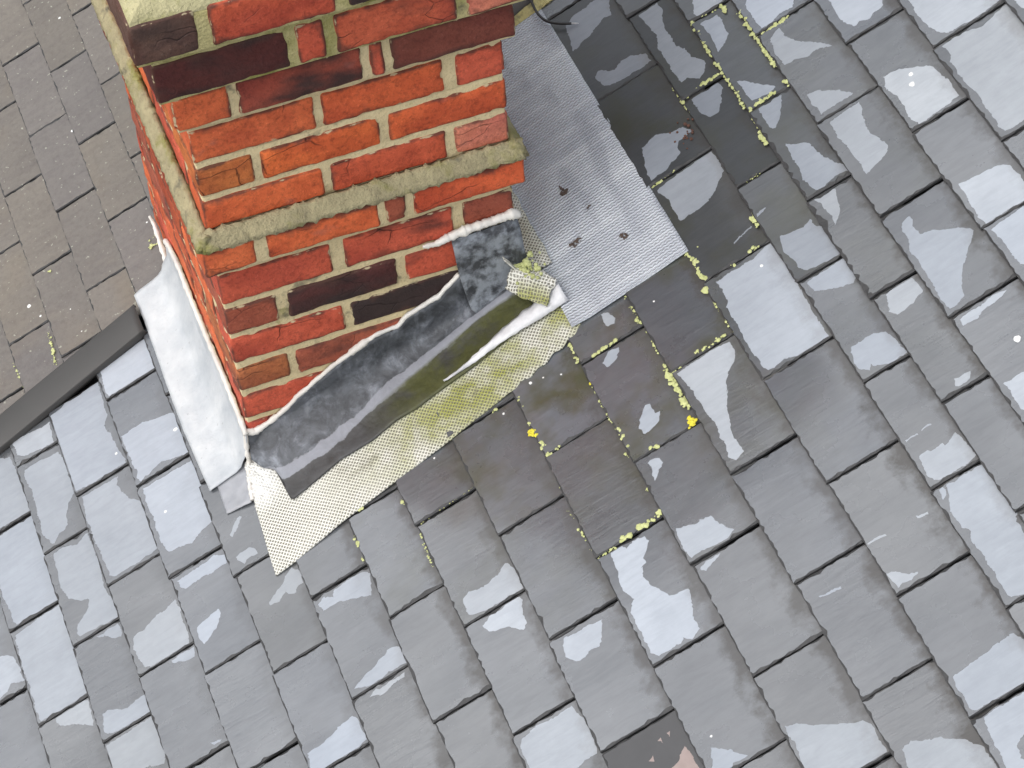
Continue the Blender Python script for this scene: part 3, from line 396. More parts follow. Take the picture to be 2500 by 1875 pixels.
SL_T = .0073
def slate(parent, u0, g, ya, yb, mats, color, patches=(), spots=(), grime=.5, algae=0., lift=0., seed=0, tail=0., matte_dark=0., bev=.0032, over=.05):
    """one slate: tail at u0, visible for g, running on under the next course"""
    ga, gb = random.uniform(.0013, .0030), random.uniform(.0013, .0030)
    y0, y1 = ya+ga, yb-gb; L = g+over; ut = u0+tail; uc = u0+g/2; yc = (y0+y1)/2
    rect = [(ut, y0), (ut+L, y0), (ut+L, y1), (ut, y1)]
    out = refine(rect, .0085, .0014, seed*1.7)
    ins = []
    for i, p in enumerate(out):
        k = bev*(.8+1.3*nz(p[0]*110+seed, p[1]*110)+2.6*max(0, nz(p[0]*38, p[1]*38+seed)-.12))
        k = max(k, .0008)
        ins.append((min(max(p[0], ut+k), ut+L-k), min(max(p[1], y0+k), y1-k)))
    x0, x1, q0, q1 = ut+.004, ut+L-.004, y0+.0035, y1-.0035
    polys = [ins]; pk = [0]
    for pi, pp in enumerate(patches):
        c = clip_rect(refine(pp, .0036, .0028, seed+pi*5.1), x0, x1, q0, q1)
        if len(c) > 2: polys.append(c); pk.append(1)
    for (su, sy, sr) in spots:
        c = [(su+sr*(1+.35*nz(a*1.3, su*90, sy*90))*math.cos(a), sy+sr*(1+.35*nz(a*1.3, su*90, sy*90))*math.sin(a)) for a in [k*math.pi/5 for k in range(10)]]
        c = clip_rect(c, x0, x1, q0, q1)
        if len(c) > 2: polys.append(c); pk.append(3)
    pts = []; fcs = []
    for q in polys:
        if sum(a[0]*b[1]-b[0]*a[1] for a, b in zip(q, q[1:]+q[:1])) < 0: q = q[::-1]
        fcs.append(list(range(len(pts), len(pts)+len(q)))); pts += q
    vo, eo, fo, ov, oe, of = delaunay_2d_cdt([Vector(p) for p in pts], [], fcs, 1, 1e-6)
    k = SL_T/g
    tw = random.uniform(-.0012, .0012)
    def h(u, y): return .0035+lift-k*(u-u0)+tw*(y-yc)/.12
    V = []; F = []; FM = []; T = []
    def addv(u, y, dz=0):
        V.append(Vector((u-uc, y-yc, h(u, y)+dz))); T.append((u-u0)/g); return len(V)-1
    for p in vo: addv(p[0], p[1])
    for f, src in zip(fo, of):
        if 0 not in src: continue
        kinds = [pk[s_] for s_ in src]; F.append(tuple(f)); FM.append(max(kinds))
    # ragged edge: find output index of each inset boundary point
    omap = {}
    for oi_, src in enumerate(ov):
        for s_ in src: omap[s_] = oi_
    n = len(out); r0 = [omap.get(i) for i in range(n)]
    r1 = [addv(p[0], p[1], -.0022) for p in out]; r2 = [addv(p[0], p[1], -SL_T+.0003) for p in out]
    for i in range(n):
        j = (i+1) % n
        if None not in (r0[i], r0[j]) and r0[i] != r0[j]: F.append((r1[i], r1[j], r0[j], r0[i])); FM.append(2)
        F.append((r2[i], r2[j], r1[j], r1[i])); FM.append(2)
    F.append(tuple(r2[::-1])); FM.append(2)
    me = bpy.data.meshes.new('slate'); me.from_pydata(V, [], F)
    for m in mats: me.materials.append(m)
    me.polygons.foreach_set('material_index', FM)
    a = me.attributes.new('t', 'FLOAT', 'POINT'); a.data.foreach_set('value', T)
    o = bpy.data.objects.new('slate', me); col.objects.link(o)
    o.parent = parent; o.matrix_local = ROOF @ Matrix.Translation((uc, yc, 0))
    o.color = (*color, 1); o['grime'] = grime; o['algae'] = algae; o['matte_dark'] = matte_dark; o['riven'] = random.random()**2
    return o

LINES = [-.93, -.815, -.70, -.584, -.468, -.364, -.240, -.119, 0, .120, .235, .361, .499, .635, .769, .898, 1.035, 1.127, 1.215, 1.344, 1.459, 1.61, 1.73, 1.85, 1.97, 2.09]
JO = {-.93: (-.14,), -.815: (-.02,), -.70: (-.15, .095), -.584: (-.251, -.019, .215), -.468: (.333, .096, -.138, -.368), -.364: (.413, .175, -.063, -.288, -.521),
 -.240: (.344, .106, -.132, -.368, -.597), -.119: (.02, -.216, -.450, -.683), 0: (-.12, -.358, -.592), .120: (-.25, -.490, -.726), .235: (-.354, -.596, -.833),
 .361: (-.23, -.473, -.714, -.953), .499: (-.14, -.385, -.628, -.869, -1.109), .635: (-.260, -.504, -.745, -.988), .769: (.11, -.14, -.388, -.637, -.884, -1.128),
 .898: (.507, .248, -.006, -.260, -.510, -.757, -1.007, -1.254), 1.035: (.386, .126, -.124, -.377, -.630, -.877, -1.128), 1.127: (.53, .278, .012, -.239, -.494, -.747, -.996),
 1.215: (.41, .156, -.106, -.361, -.617, -.87), 1.344: (.27, .013, -.245, -.501, -.755), 1.459: (.15, -.110, -.370, -.63), 1.61: (.26, 0., -.25, -.5)}
def verge_lo(u): return .445+.11*u
WSL = .243
sd_ = 0
used = set()
for li in range(len(LINES)-1):
    u0, u1 = LINES[li], LINES[li+1]; g = u1-u0; um = (u0+u1)/2
    js = sorted(JO.get(u0, (.12 if li % 2 else 0.,)))
    while js[0] > -1.75: js.insert(0, js[0]-WSL-random.uniform(-.004, .004))
    while js[-1] < .72: js.append(js[-1]+WSL)
    ytop = verge_lo(um)+.012 if um < .80 else verge_lo(um)+.03
    for ya, yb in zip(js, js[1:]):
        if ya > ytop-.02: continue
        yb = min(yb, ytop); sd_ += 1
        if um > .0 and u1 < .60 and ya > .02: continue                   # under the chimney stack
        ps = []
        for i, pp in enumerate(PATCHES):
            cx = sum(a for a, b in pp)/len(pp); cy = sum(b for a, b in pp)/len(pp)
            if u0 <= cx < u1 and ya <= cy < yb: ps.append(pp)
        sps = [s_ for s_ in SPOTS if u0 <= s_[0] < u1 and ya <= s_[1] < yb]
        rnd = random.Random(sd_*13+5)
        if not ps and (um < -.70 or um > 1.5 or (ya < -1.3)):            # beyond the frame: damp patches of the same kind
            cx, cy = um+rnd.uniform(-.02, .02), (ya+yb)/2+rnd.uniform(-.05, .05); ra, rb = g*rnd.uniform(.2, .42), .11*rnd.uniform(.5, .95)
            ps = [[(cx+ra*math.cos(a)*(1+.5*nz(a, sd_)), cy+rb*math.sin(a)*(1+.5*nz(a+9, sd_))) for a in [k*math.pi/6 for k in range(12)]]]
        tone = rnd.uniform(.86, 1.14); hue = rnd.uniform(-.005, .007)
        c = (.110*tone, (.119+hue*.3)*tone, (.130+hue)*tone)
        d2 = ((um-.85)/.35)**2+((ya+.1)/.5)**2
        alg = .8*math.exp(-d2)+.8*math.exp(-(((um-.50)/.32)**2+((ya+.42)/.24)**2))
        dark_ = .78*math.exp(-(((um-1.02)/.18)**4)-((ya-.0)/.42)**4)  # algae tone plus the chimney's dark reflection, painted into slates beside it
        c = tuple(v*(1-.36*dark_) for v in c)
        grime = .25+.75*max(0., min(1., (um+.12)/.25))*rnd.uniform(.55, 1.)
        lift = abs(rnd.gauss(0, .0019)); mats = [M_WET, M_DRY, M_EDGE, M_DROP]
        kw = {}
        if u1 < .005 and um > -.20 and yb > 0: lift = 0.
        if abs(u0-1.127) < .01 and -.5 < ya < -.2: lift = .0025; kw = dict(bev=.006)
        if abs(u0-.361) < .01 and abs(yb+.953) < .02:
            mats = [M_DARKS, M_PINK, M_EDGE, M_DROP]; grime = .2; dark_ = .6
            ps = [[(.487, -1.022), (.491, -1.045), (.491, -1.066), (.493, -1.20), (.440, -1.20), (.449, -1.045), (.470, -1.040), (.474, -1.030)],
                  [(.452, -.990), (.458, -.988), (.457, -.997)], [(.425, -1.012), (.433, -1.008), (.432, -1.018)], [(.412, -1.030), (.420, -1.030), (.414, -1.042)], [(.470, -.985), (.476, -.984), (.472, -.993)]]
        slate(groof, u0, g, ya, yb, mats, c, ps, sps, grime, alg, lift, sd_, rnd.uniform(-.003, .003), dark_, **kw)

# brown slates of the next roof
def verge_hi(u): return verge_lo(u)+.062
for ci in range(-9, 8):
    u0 = ci*.1-.0008*ci; g = .1; off = 1.277 if ci % 2 else 1.141
    for k in range(-4, 4):
        ya = off+k*.2535; yb = ya+.2535; lo = verge_hi(u0+.05)+.0
        sd_ += 1
        if yb < lo+.02 or ya > 2.1: continue
        ya = max(ya, lo)
        if u0 > .02 and u0 < .50 and ya < CDP-.02:
            if yb < CDP+.03: continue
            ya = max(ya, CDP+.012)
        rnd = random.Random(sd_*7+1); t_ = rnd.uniform(.92, 1.08); v = rnd.uniform(0, 1)
        c = ((.152+.014*v)*t_, (.141+.008*v)*t_, (.134-.008*v)*t_)
        sps = [s_ for s_ in SPOTS if u0 <= s_[0] < u0+g and ya <= s_[1] < yb]
        slate(broof, u0, g, ya, yb, [M_BROWN, M_BROWN, M_EDGE, M_DROP], c, (), sps, .3, 0, abs(rnd.gauss(0, .0012)), sd_, rnd.uniform(-.002, .002), bev=.0022)

# ------------------------------------------------------------------ grey verge strip between the roofs
NS = 60; G = []
for i in range(NS+1):
    u = -1.1+.995*i/NS
    yl, yh = verge_lo(u), verge_lo(u)+.076
    pr = [(yl+.002, -.002), (yl, .006), (yl, .0165), (yl+.001, .0182), (yl+.003, .019), (yl+.036, .0196), (yl+.072, .0188), (yh, .017), (yh, .010)]
    G.append([rp(u, y, h+.0006*nz(u*9, k)) for k, (y, h) in enumerate(pr)])
V, F = shell([list(r) for r in G], .003)
tag(mk('verge_strip', V, F, M_STRIP, smooth=True), 'dark grey capping strip running between the brown and grey slates', 'capping strip')
G = []
for i in range(NS+1):
    u = .62+1.0*i/NS; yl = verge_lo(u)+.022
    pr = [(yl, .002), (yl, .014), (yl+.005, .0185), (yl+.036, .021), (yl+.07, .0185), (yl+.074, .010)]
    G.append([rp(u, y, h) for y, h in pr])
V, F = shell(G, .003)
tag(mk('verge_strip', V, F, M_STRIP, smooth=True), 'dark grey capping strip behind the chimney at the top edge', 'capping strip')
G = []
for i in range(46):
    u = .63+.35*i/45; yl = verge_lo(u)
    G.append([rp(u, yl+.022*t_-.002, .006+.010*t_+.004*nz(u*70, t_*6)) for t_ in (0, .25, .5, .75, 1.)])
V, F = shell(G, .008)
tag(mk('mortar_fillet', V, F, M_YELLOW, smooth=False), 'yellow lichen covered mortar line above the grey ribbed membrane', 'mortar')

# ------------------------------------------------------------------ chimney stack
ch = tag(empty('chimney_stack', (CW/2, CDP/2, ZR)), 'red brick chimney stack with corbelled top and cream mortar joints', 'chimney')
OR, RE, BR, DK, PK, BK = (.70, .150, .050), (.57, .100, .050), (.36, .090, .048), (.19, .050, .032), (.68, .22, .13), (.05, .028, .026)
# course: z0, z1, projection, [(x0, x1, colour, soot)], first front brick is a stretcher?
CO = [
 (.566, .645, .068, [(-.068, .037, (.13, .07, .05), .42), (.059, .26, (.56, .10, .045), .42), (.281, .50, (.10, .03, .022), .60), (.515, .62, RE, .45)]),
 (.459, .538, .043, [(-.043, .18, (.09, .022, .018), .58), (.195, .241, RE, .42), (.259, .464, (.55, .11, .05), .50), (.481, .595, PK, .2)]),
 (.369, .440, .020, [(-.02, .075, OR, .3), (.089, .301, (.34, .07, .04), .50), (.316, .339, RE, .2), (.353, .570, DK, .38)]),
 (.275, .346, 0, [(0, .216, OR, .12), (.229, .443, (.66, .125, .04), .26), (.465, CW, RE, .2)]),
 (.197, .262, 0, [(0, .099, (.58, .17, .045), .22), (.112, .323, (.78, .165, .042), .08), (.337, CW, (.72, .14, .042), .18)]),
 (.121, .186, 0, [(0, .213, (.70, .14, .045), .28), (.227, .437, (.55, .095, .040), .30), (.453, CW, PK, .05)]),
 (.030, .088, .020, [(-.02, .074, OR, .05), (.093, .298, (.70, .14, .045), .16), (.310, .348, BR, .2), (.361, .570, (.70, .125, .042), .2)]),
 (-.068, .004, 0, [(0, .207, RE, .2), (.231, .436, RE, .46), (.455, CW, BR, .25)]),
 (-.146, -.081, 0, [(0, .097, BR, .2), (.116, .323, (.10, .03, .025), .66), (.339, CW, RE, .44)]),
 (-.222, -.158, 0, [(0, .214, RE, .1), (.228, .44, BK, .74), (.455, CW, BR, .3)]),
 (-.298, -.236, 0, [(0, .1, (.44, .14, .05), .3), (.113, .325, BR, .36), (.34, CW, BR, .3)]),
 (-.376, -.312, 0, [(0, .214, RE, .1), (.228, .44, RE, .2), (.455, CW, BR, .3)]),
 (-.452, -.388, 0, [(0, .1, RE, .1), (.113, .325, RE, .2)]),
 (-.530, -.464, 0, [(0, .214, RE, .1)]),
]
mort = MB(); mort2 = MB(); sd_ = 0
PAL = [OR, RE, OR, RE, (.44, .085, .03), BR]
for ci, (z0, z1, pj, bs) in enumerate(CO):
    ztop = CO[ci-1][0] if ci else z1+.0
    zc = (ztop if ci else z1)
    # mortar core of the course, a little behind the brick faces
    rc = .0034
    mz0, mz1 = z0-.004, max(z1, zc)
    if ci == 0: mz1 = z1-.006
    if ci == 6: mz1 = z1-.004
    V, F = rough_box(-pj+rc, CW+pj-rc, -pj+rc, CDP+pj-rc, mz0, mz1+.002*(ci % 2), .003, .0011, .022, ci+50, 60)
    (mort2 if ci < 2 else mort).add(V, F)
    first_st = (bs[0][1]-bs[0][0]) > .15
    for bi, (x0, x1, c, s) in enumerate(bs):
        sd_ += 1
        dep = .102 if (x1-x0) > .15 else .212
        if bi and bi < len(bs)-1 and (x1-x0) < .15: dep = .1
        if z1 < ZR+min(x0, x1)*TP-.03: continue
        V, F = rough_box(x0, x1, -pj+random.uniform(-.0015, .0005), -pj+dep, z0, z1, .0062, .0021, .012, sd_)
        o = mk('brick', V, F, M_BRICK, ch, smooth=True, attrs={'edge': rough_box.edge}); o.color = (*c, s)
    for side in (0, 1):
        ref = bs[0] if side == 0 else bs[-1]
        y = -pj+(.102 if (ref[1]-ref[0]) > .15 else .212)+.012
        yend = CDP+pj
        n_ = 0
        while y < yend-.03:
            ln = .212 if n_ or first_st else .212
            ye = min(y+ln, yend)
            if yend-ye < .05: ye = yend
            sd_ += 1; n_ += 1
            xa, xb = (-pj, -pj+.1) if side == 0 else (CW+pj-.1, CW+pj)
            if z1 > ZR+(xa+.05)*TP-.03:
                V, F = rough_box(xa, xb, y, ye, z0, z1, .0065, .0017, .022, sd_)
                o = mk('brick', V, F, M_BRICK, ch, smooth=True, attrs={'edge': rough_box.edge}); c = random.choice(PAL); o.color = (*c, random.uniform(.05, .35) if ci > 1 else random.uniform(.4, .6))
            y = ye+.011
mort.build('mortar_core', M_MORTAR, ch, True); mort2.build('mortar_core', M_MOSSY, ch, True)
# weathering mortar on the projecting string course
lm = MB()
def fillet(a, b, out, zt, zb, d0, d1, n=40, seed=0):
    """sloping mortar between wall line (top) and course edge (bottom)"""
    G = []
    for i in range(n+1):
        t = i/n; p = Vector(a).lerp(Vector(b), t); o = Vector(out)
        row = []
        for k, s in enumerate((0, .25, .5, .75, 1.)):
            r_ = .0040*nz(t*45+seed, k*2.3)+.0024*nz(t*150+seed, k*5)
            row.append(p+o*(d0+(d1-d0)*s+r_)+Vector((0, 0, zt+(zb-zt)*s+.0015*math.sin(s*math.pi)+r_*.8)))
        G.append(row)
    return shell(G, .012)
e_ = .020
for (a, b, out, sd) in (((-.019, 0, 0), (CW+.019, 0, 0), (0, -1, 0), 1), ((0, CDP+.019, 0), (0, -.019, 0), (-1, 0, 0), 2), ((CW, -.019, 0), (CW, CDP+.019, 0), (1, 0, 0), 3)):
    V, F = fillet(a, b, out, .1205, .0885, -.002, e_-.0025, 90, sd*9)
    lm.add(V, F)
lm.build('weathering_ledge', M_LEDGE, ch, True)
# flaunching on the top course
G = []
for t_, (ins, zz) in enumerate(((.004, .638), (.006, .648), (.03, .662), (.10, .690), (.20, .715))):
    x0, x1, y0, y1 = -.068+ins, CW+.068-ins, -.068+ins, CDP+.068-ins
    row = []
    for (ax_, ay, bx_, by) in ((x0, y0, x1, y0), (x1, y0, x1, y1), (x1, y1, x0, y1), (x0, y1, x0, y0)):
        for k in range(30):
            f = k/30; x = ax_+(bx_-ax_)*f; y = ay+(by-ay)*f
            row.append(Vector((x, y, zz+.004*nz(x*25, y*25, 3)+.002*nz(x*90, y*90, 1))))
    row.append(row[0].copy()); G.append(row)
V = [p for r_ in G for p in r_]; m_ = len(G[0])
F = [(i*m_+j, i*m_+j+1, (i+1)*m_+j+1, (i+1)*m_+j) for i in range(len(G)-1) for j in range(m_-1)]
F.append(tuple((len(G)-1)*m_+j for j in range(m_-1)))
mk('flaunching', V, F, M_FLAUNCH, ch, smooth=True)

# ------------------------------------------------------------------ flashings
# woven mesh skirt along the side of the stack
EDGE = [(-.044, -.268), (0, -.266), (.11, -.251), (.236, -.242), (.36, -.234), (.505, -.218), (.558, -.213), (.603, -.203), (.643, -.196), (.672, -.180)]
G = []; AL = []
nu, ny = 130, 50; CR = []
for i in range(nu+1):
    s = i/nu; row = []
    for j in range(ny+1):
        t = j/ny
        ue = -.044+(.716)*s                              # at the outer edge
        ui = -.014+(.688)*s                              # at the chimney
        ub = ue+(ui-ue)*t
        if s < .02: ub += .012*(1-abs(2*t-1.2))*-.3
        yo = lerp_tab(EDGE, ue); y = yo+(-.004-yo)*t
        h = .0062+.0015*nz(ub*14, y*14)+.0008*nz(ub*60, y*60)
        crum = max(0, 1-math.hypot((ub+.005)/.05, (y+.05)/.085))
        h += crum*(.012+.016*nz(ub*75, y*75, 2)+.010*nz(ub*170, y*170, 5))
        CR.append(min(1, crum*2.2))
        if t < .12: h -= .002*(1-t/.12)
        if t < .1 and .50 < ue < .66: y += .003*math.sin(ue*170)
        row.append(rp(ub, y, h))
    G.append(row)
alg = []
for i in range(nu+1):
    for j in range(ny+1):
        s = i/nu; t = j/ny; u = -.044+.716*s
        a = max(0, min(1, (u-.08)/.32))*(.55+.6*math.exp(-((t-.28)/.3)**2)); a = max(a, .95*math.exp(-((u-.60)/.05)**2-((t-.38)/.14)**2))
        alg.append(a)
V, F = shell(G, .0028)
tag(mk('woven_flashing', V, F, M_WEAVE, smooth=True, attrs={'alg': alg+alg, 'pale': CR+CR}), 'cream woven mesh flashing skirt stained with green algae below the dark lead', 'flashing')

# dark lead cover flashing on the side wall
lead = tag(empty('lead_flashing', rp(.3, -.05, 0)), 'dark grey lead cover flashing folded along the side of the brick chimney', 'flashing')
TOP = [(-.004, -.408), (.012, -.414), (.026, -.409), (.044, -.400), (.079, -.378), (.1, -.357), (.118, -.345), (.179, -.303), (.236, -.272), (.263, -.258), (.311, -.252), (.326, -.234), (.393, -.207), (.435, -.168), (.49, -.14), (.552, -.12)]
FE = [(.03, -.147), (.075, -.143), (.16, -.131), (.228, -.136), (.283, -.129), (.336, -.133), (.398, -.128), (.453, -.127), (.55, -.117), (.672, -.112)]
G = []; wet = []; al = []; fo = []
nx = 110
YF = [(.0, -.060), (.03, -.080), (.06, -.088), (.135, -.088), (.217, -.077), (.295, -.060), (.40, -.048), (.50, -.034), (.61, -.026)]
for i in range(nx+1):
    s = i/nx; x = -.004+(.556)*s; u = x/CP
    zt = lerp_tab(TOP, x)+.002*nz(x*120, 2); zr_ = ZR+x*TP
    row = []
    yf = lerp_tab(YF, u)+.003*nz(u*18, 3)+.0015*nz(u*60, 1); ye = min(lerp_tab(FE, u), yf-.03)
    ly = max(0., 1-s*13)                                        # the flange starts a little in from the corner
    zb = zr_+.062*min(1., -yf/.08)
    for t in (0, .2, .4, .6, .8, 1.):                           # upstand against the brick
        z = zt+(zb-zt)*t
        row.append(Vector((x, -.0065-.004*t*t-.002*nz(x*22, z*22)-.0008*nz(x*70, z*70), z)))
    prof = [((-.011*(1-k)+yf*k), None, k) for k in (.3, .6, .85)]+[(yf, .0165, 1), (yf-.006, .0135, 1), (yf-.012, .0105, 1)]
    for k in (.3, .65, .9, 1.): prof.append((yf-.012+(ye-yf+.012)*k, .0095 if k < 1 else .0082, 1))
    for yy, hh, k in prof:
        if hh is None: hh = (.055*min(1., -yf/.08))*(1-k)+.0170*k-.004*math.sin(k*math.pi)
        y2 = yy*(1-ly)+max(yy, -.05)*ly
        uu = u+.040*ly*min(1., -yy/.09)
        row.append(rp(uu, y2, hh+.0014*nz(uu*20, yy*20)+.0007*nz(uu*70, yy*70)))
    G.append(row)
NC = len(G[0])
for i in range(nx+1):
    s = i/nx
    for j in range(NC):
        wet.append(0 if j < 11 else 1.); fo.append(1. if j in (9, 10) else (.55 if j in (8, 11) else 0))
        al.append(max(0, min(1, (s-.36)/.2))*(0 if j < 11 else .95))
V, F = shell(G, .0022)
lo_ = mk('cover_sheet', V, F, M_LEAD, lead, smooth=True, attrs={'wet': wet*2, 'alg': al*2, 'fold': fo*2}); lo_['pale'] = .10
# sealant along the top of the lead
pts = [Vector((x, -.004, lerp_tab(TOP, x)+.003+.002*nz(x*60, 7))) for x in [-.004+.44*k/110 for k in range(111)]]
V, F = tube(pts, lambda i: .0046*(1+.45*nz(i*.13, 1)+.25*nz(i*.41, 6)+(.6 if 54 < i < 63 else 0)+(.35 if i < 16 else 0)), 8, .25, 3)
mk('sealant_bead', V, F, M_SEAL, lead, smooth=True)
pts = [Vector((-.006, -.006, -.405)), Vector((-.008, -.008, -.43)), Vector((-.010, -.010, -.455)), Vector((-.011, -.013, -.478)), rp(-.012, -.022, .010), rp(-.020, -.05, .011), rp(-.024, -.075, .012), rp(-.028, -.092, .010)]
pp = []
for a, b in zip(pts, pts[1:]): pp += [a.lerp(b, k/4) for k in range(4)]
V, F = tube(pp+[pts[-1]], lambda i: .0048*(1+.5*nz(i*.5, 8)), 8, .3, 9)
mk('sealant_bead', V, F, M_SEAL, lead, smooth=True)
# turned-up pale edge of the lead at the right hand end
G = []
for i in range(41):
    s = i/40; u = .40+.274*s
    wd = .003+.030*s**1.2+.004*nz(s*14, 3)
    G.append([rp(u, -.119-.002*math.sin(s*9)+wd*(t-.25)+.02*s*t, .013+.004*s+.007*math.sin(t*math.pi)*(.4+s)+.004*nz(u*60, t*4)+.0025*nz(u*140, t*3)) for t in (0, .2, .4, .6, .8, 1.)])
V, F = shell(G, .0018)
mk('turned_edge', V, F, M_WFOIL, lead, smooth=True)

# lead patch over the corner
patch = tag(empty('lead_patch', rp(.5/CP, -.02, .1)), 'small dark lead patch stuck over the right corner of the chimney side', 'flashing')
LB = [(-.066, .426, .553), (-.10, .429, .559), (-.14, .432, .562), (-.174, .436, .566), (-.20, .440, .548), (-.225, .443, .531), (-.243, .447, .528), (-.252, .455, .510)]
G = []
for r_, (z, xa, xb) in enumerate(LB):
    zz = [z, z-.0]
    row = []
    for k in range(15):
        t = k/14; x = xa+(xb-xa)*t
        top = -.066-.003*math.sin(t*3.1)+.006*t
        z2 = z if r_ else top
        if r_ == len(LB)-1: z2 = z+.006*nz(x*60, 3)+.012*t
        y = -.0105-.022*(r_/7)**2-.004*nz(x*30, z*30)-.003*nz(x*80, z*80)+(.006*max(0, t-.85)*3 if r_ < 5 else 0)
        row.append(Vector((x, y, z2)))
    G.append(row)
n_ = len(G)*len(G[0])
V, F = shell(G, .0025)
po = mk('patch_sheet', V, F, M_LEAD, patch, smooth=True, attrs={'wet': [0]*2*n_, 'alg': [0]*2*n_, 'fold': [.25*abs(nz(i*.37, 2)) for i in range(2*n_)]}); po['pale'] = .75
BT = [(.372, -.064), (.398, -.066), (.428, -.058), (.463, -.054), (.505, -.052), (.546, -.050), (.556, -.058)]
pts = [Vector((x, -.008, lerp_tab(BT, x)+.0015*nz(x*90, 3))) for x in [.372+.184*k/60 for k in range(61)]]
V, F = tube(pts, lambda i: .0085*(.35+.65*min(1, i/16))*(1+.4*nz(i*.17, 5)+.25*nz(i*.5, 2)), 9, .35, 5)
mk('sealant_bead', V, F, M_SEAL, patch, smooth=True)

# white painted apron at the foot of the left face
ap = tag(empty('lead_apron', rp(-.05, .27, 0)), 'white painted lead apron along the foot of the left chimney face', 'flashing')
G = []
ATOP = [(-.02, -.408), (.02, -.396), (.115, -.385), (.245, -.395), (.374, -.394), (.45, -.385), (.52, -.405), (.56, -.425)]
for i in range(71):
    s = i/70; y = -.012+.562*s
    row = []
    zt = lerp_tab(ATOP, y)
    for t in (0, .3, .6, .85):
        row.append(Vector((-.0065-.003*t-.002*nz(y*20, t), y, zt+(ZR+.03-zt)*t)))
    uo = -.097-.004*math.sin(s*5)-.004*s
    for t in (.10, .2, .35, .5, .65, .8, .93, 1.):
        u = uo*t-.004; bow = .020*math.exp(-((t-.10)/.10)**2)
        row.append(rp(u, y+.016*t*(1 if s > .9 else 0)*(s-.9)*-10*.6, .0078+bow*.8+.0020*nz(u*30, y*16)+.0014*nz(u*80, y*70)-(.0016 if t == 1. else 0)))
    G.append(row)
G2 = [r_[::-1] for r_ in G]
V, F = shell(G2, .0016)
mk('apron_sheet', V, F, M_APRON, ap, smooth=True)
pts = [Vector((-.006, y, lerp_tab(ATOP, y)+.002+.002*nz(y*40, 1))) for y in [-.012+.572*k/80 for k in range(81)]]
V, F = tube(pts, lambda i: .0055*(1+.4*nz(i*.4, 2)), 7, .3, 2); mk('sealant_bead', V, F, M_SEAL, ap, smooth=True)
pts = [rp(-.004, .555+.14*k/24, .012+.006*(1-k/24)) + Vector((-.002, 0, .03*math.exp(-((k-14)/7)**2))) for k in range(25)]
V, F = tube(pts, lambda i: .007*(1+.5*nz(i*.5, 4))*(1-.6*i/24), 7, .4, 6); mk('sealant_bead', V, F, M_SEAL, ap, smooth=True)

# crinkled silver tape at the lower corner of the apron
G = []
for i in range(15):
    row = []
    for j in range(13):
        s, t = i/14, j/12
        a = Vector((-.084, .010)).lerp(Vector((.002, .006)), s); b = Vector((-.088, -.080)).lerp(Vector((-.034, -.090)), s)
        q = a.lerp(b, t); row.append(rp(q.x, q.y, .0045+.0018*nz(q.x*70, q.y*70)+.0012*nz(q.x*160, q.y*160)))
    G.append(row[::-1])
V, F = shell(G, .001)
tag(mk('tape_patch', V, F, M_TAPE, smooth=True), 'crinkled silver tape patch between the white apron and cream mesh', 'tape')

# grey ribbed membrane behind the stack
G = []; n1_, n2_ = 40, 90
for i in range(n1_+1):
    s = i/n1_; row = []
    for j in range(n2_+1):
        t = j/n2_; y = -.181+.722*t
        ur = .905+.0012*nz(y*30, 1); u = .655+(ur-.655)*s
        h = .0078+.0025*nz(u*9, y*6)+.0012*nz(u*25, y*25)+.006*max(0, 1-s*6)
        if s > .97 or t < .012: h -= .0015
        row.append(rp(u, y, h))
    G.append(row)
V, F = shell(G, .0025)
tag(mk('ribbed_membrane', V, F, M_MEMB, smooth=True), 'pale grey ribbed membrane sheet lying on the slates right of the chimney', 'membrane')

# cream mesh upstand in the corner and the folded flap
cm = tag(empty('mesh_corner', rp(.64, 0, 0)), 'crumpled cream mesh corner fold with green algae beside the ribbed membrane', 'flashing')
G = []
for i in range(31):
    s = i/30; y = -.03+.30*s; row = []
    for j, (x, h) in enumerate(((CW+.004, .085), (CW+.006, .055), (CW+.012, .032), (CW+.028, .020), (CW+.050, .016), (CW+.062, .014))):
        u = x/CP; row.append(rp(u+.004*nz(y*30, j)-h*0, y+.002*nz(y*50, j*3), h+.003*nz(y*40, j*2)))
    G.append(row)
n_ = len(G)*6
V, F = shell(G, .002); mk('upstand', V, F, M_WEAVE, cm, smooth=True, attrs={'alg': [.35]*(2*n_)})
FL = {(0, 0): (.585, -.040, .040), (1, 0): (.604, -.078, .034), (2, 0): (.636, -.122, .030), (0, 1): (.612, -.020, .055), (1, 1): (.634, -.058, .048), (2, 1): (.656, -.100, .032), (0, 2): (.640, -.014, .040), (1, 2): (.660, -.048, .036), (2, 2): (.676, -.084, .030)}
def bil(s, t):
    i, j = min(int(s), 1), min(int(t), 1); a, b = s-i, t-j
    c = [Vector(FL[(i, j)]), Vector(FL[(i+1, j)]), Vector(FL[(i, j+1)]), Vector(FL[(i+1, j+1)])]
    return (c[0]*(1-a)+c[1]*a)*(1-b)+(c[2]*(1-a)+c[3]*a)*b
G = []; al = []
for i in range(21):
    row = []
    for j in range(21):
        q = bil(i/10, j/10); row.append(rp(q.x, q.y, q.z+.006*nz(q.x*60, q.y*60)+.004*nz(q.x*130, q.y*130)))
        al.append(min(1, 1.3*max(0, 1-j/13)) if i > 6 else .1)
    G.append(row)
V, F = shell(G, .002); mk('folded_flap', V, F, M_WEAVE, cm, smooth=True, attrs={'alg': al*2})
mm = MB()
for k in range(60):
    u, y = random.gauss(.643, .012), random.gauss(-.03, .018); r_ = random.uniform(.0015, .0045)
    mm.add(*rough_box(*(lambda p: (p.x-r_, p.x+r_, p.y-r_, p.y+r_, p.z-r_, p.z+r_))(rp(u, y, .046+random.uniform(-.004, .004))), r_*.9, r_*.3, 1, k))
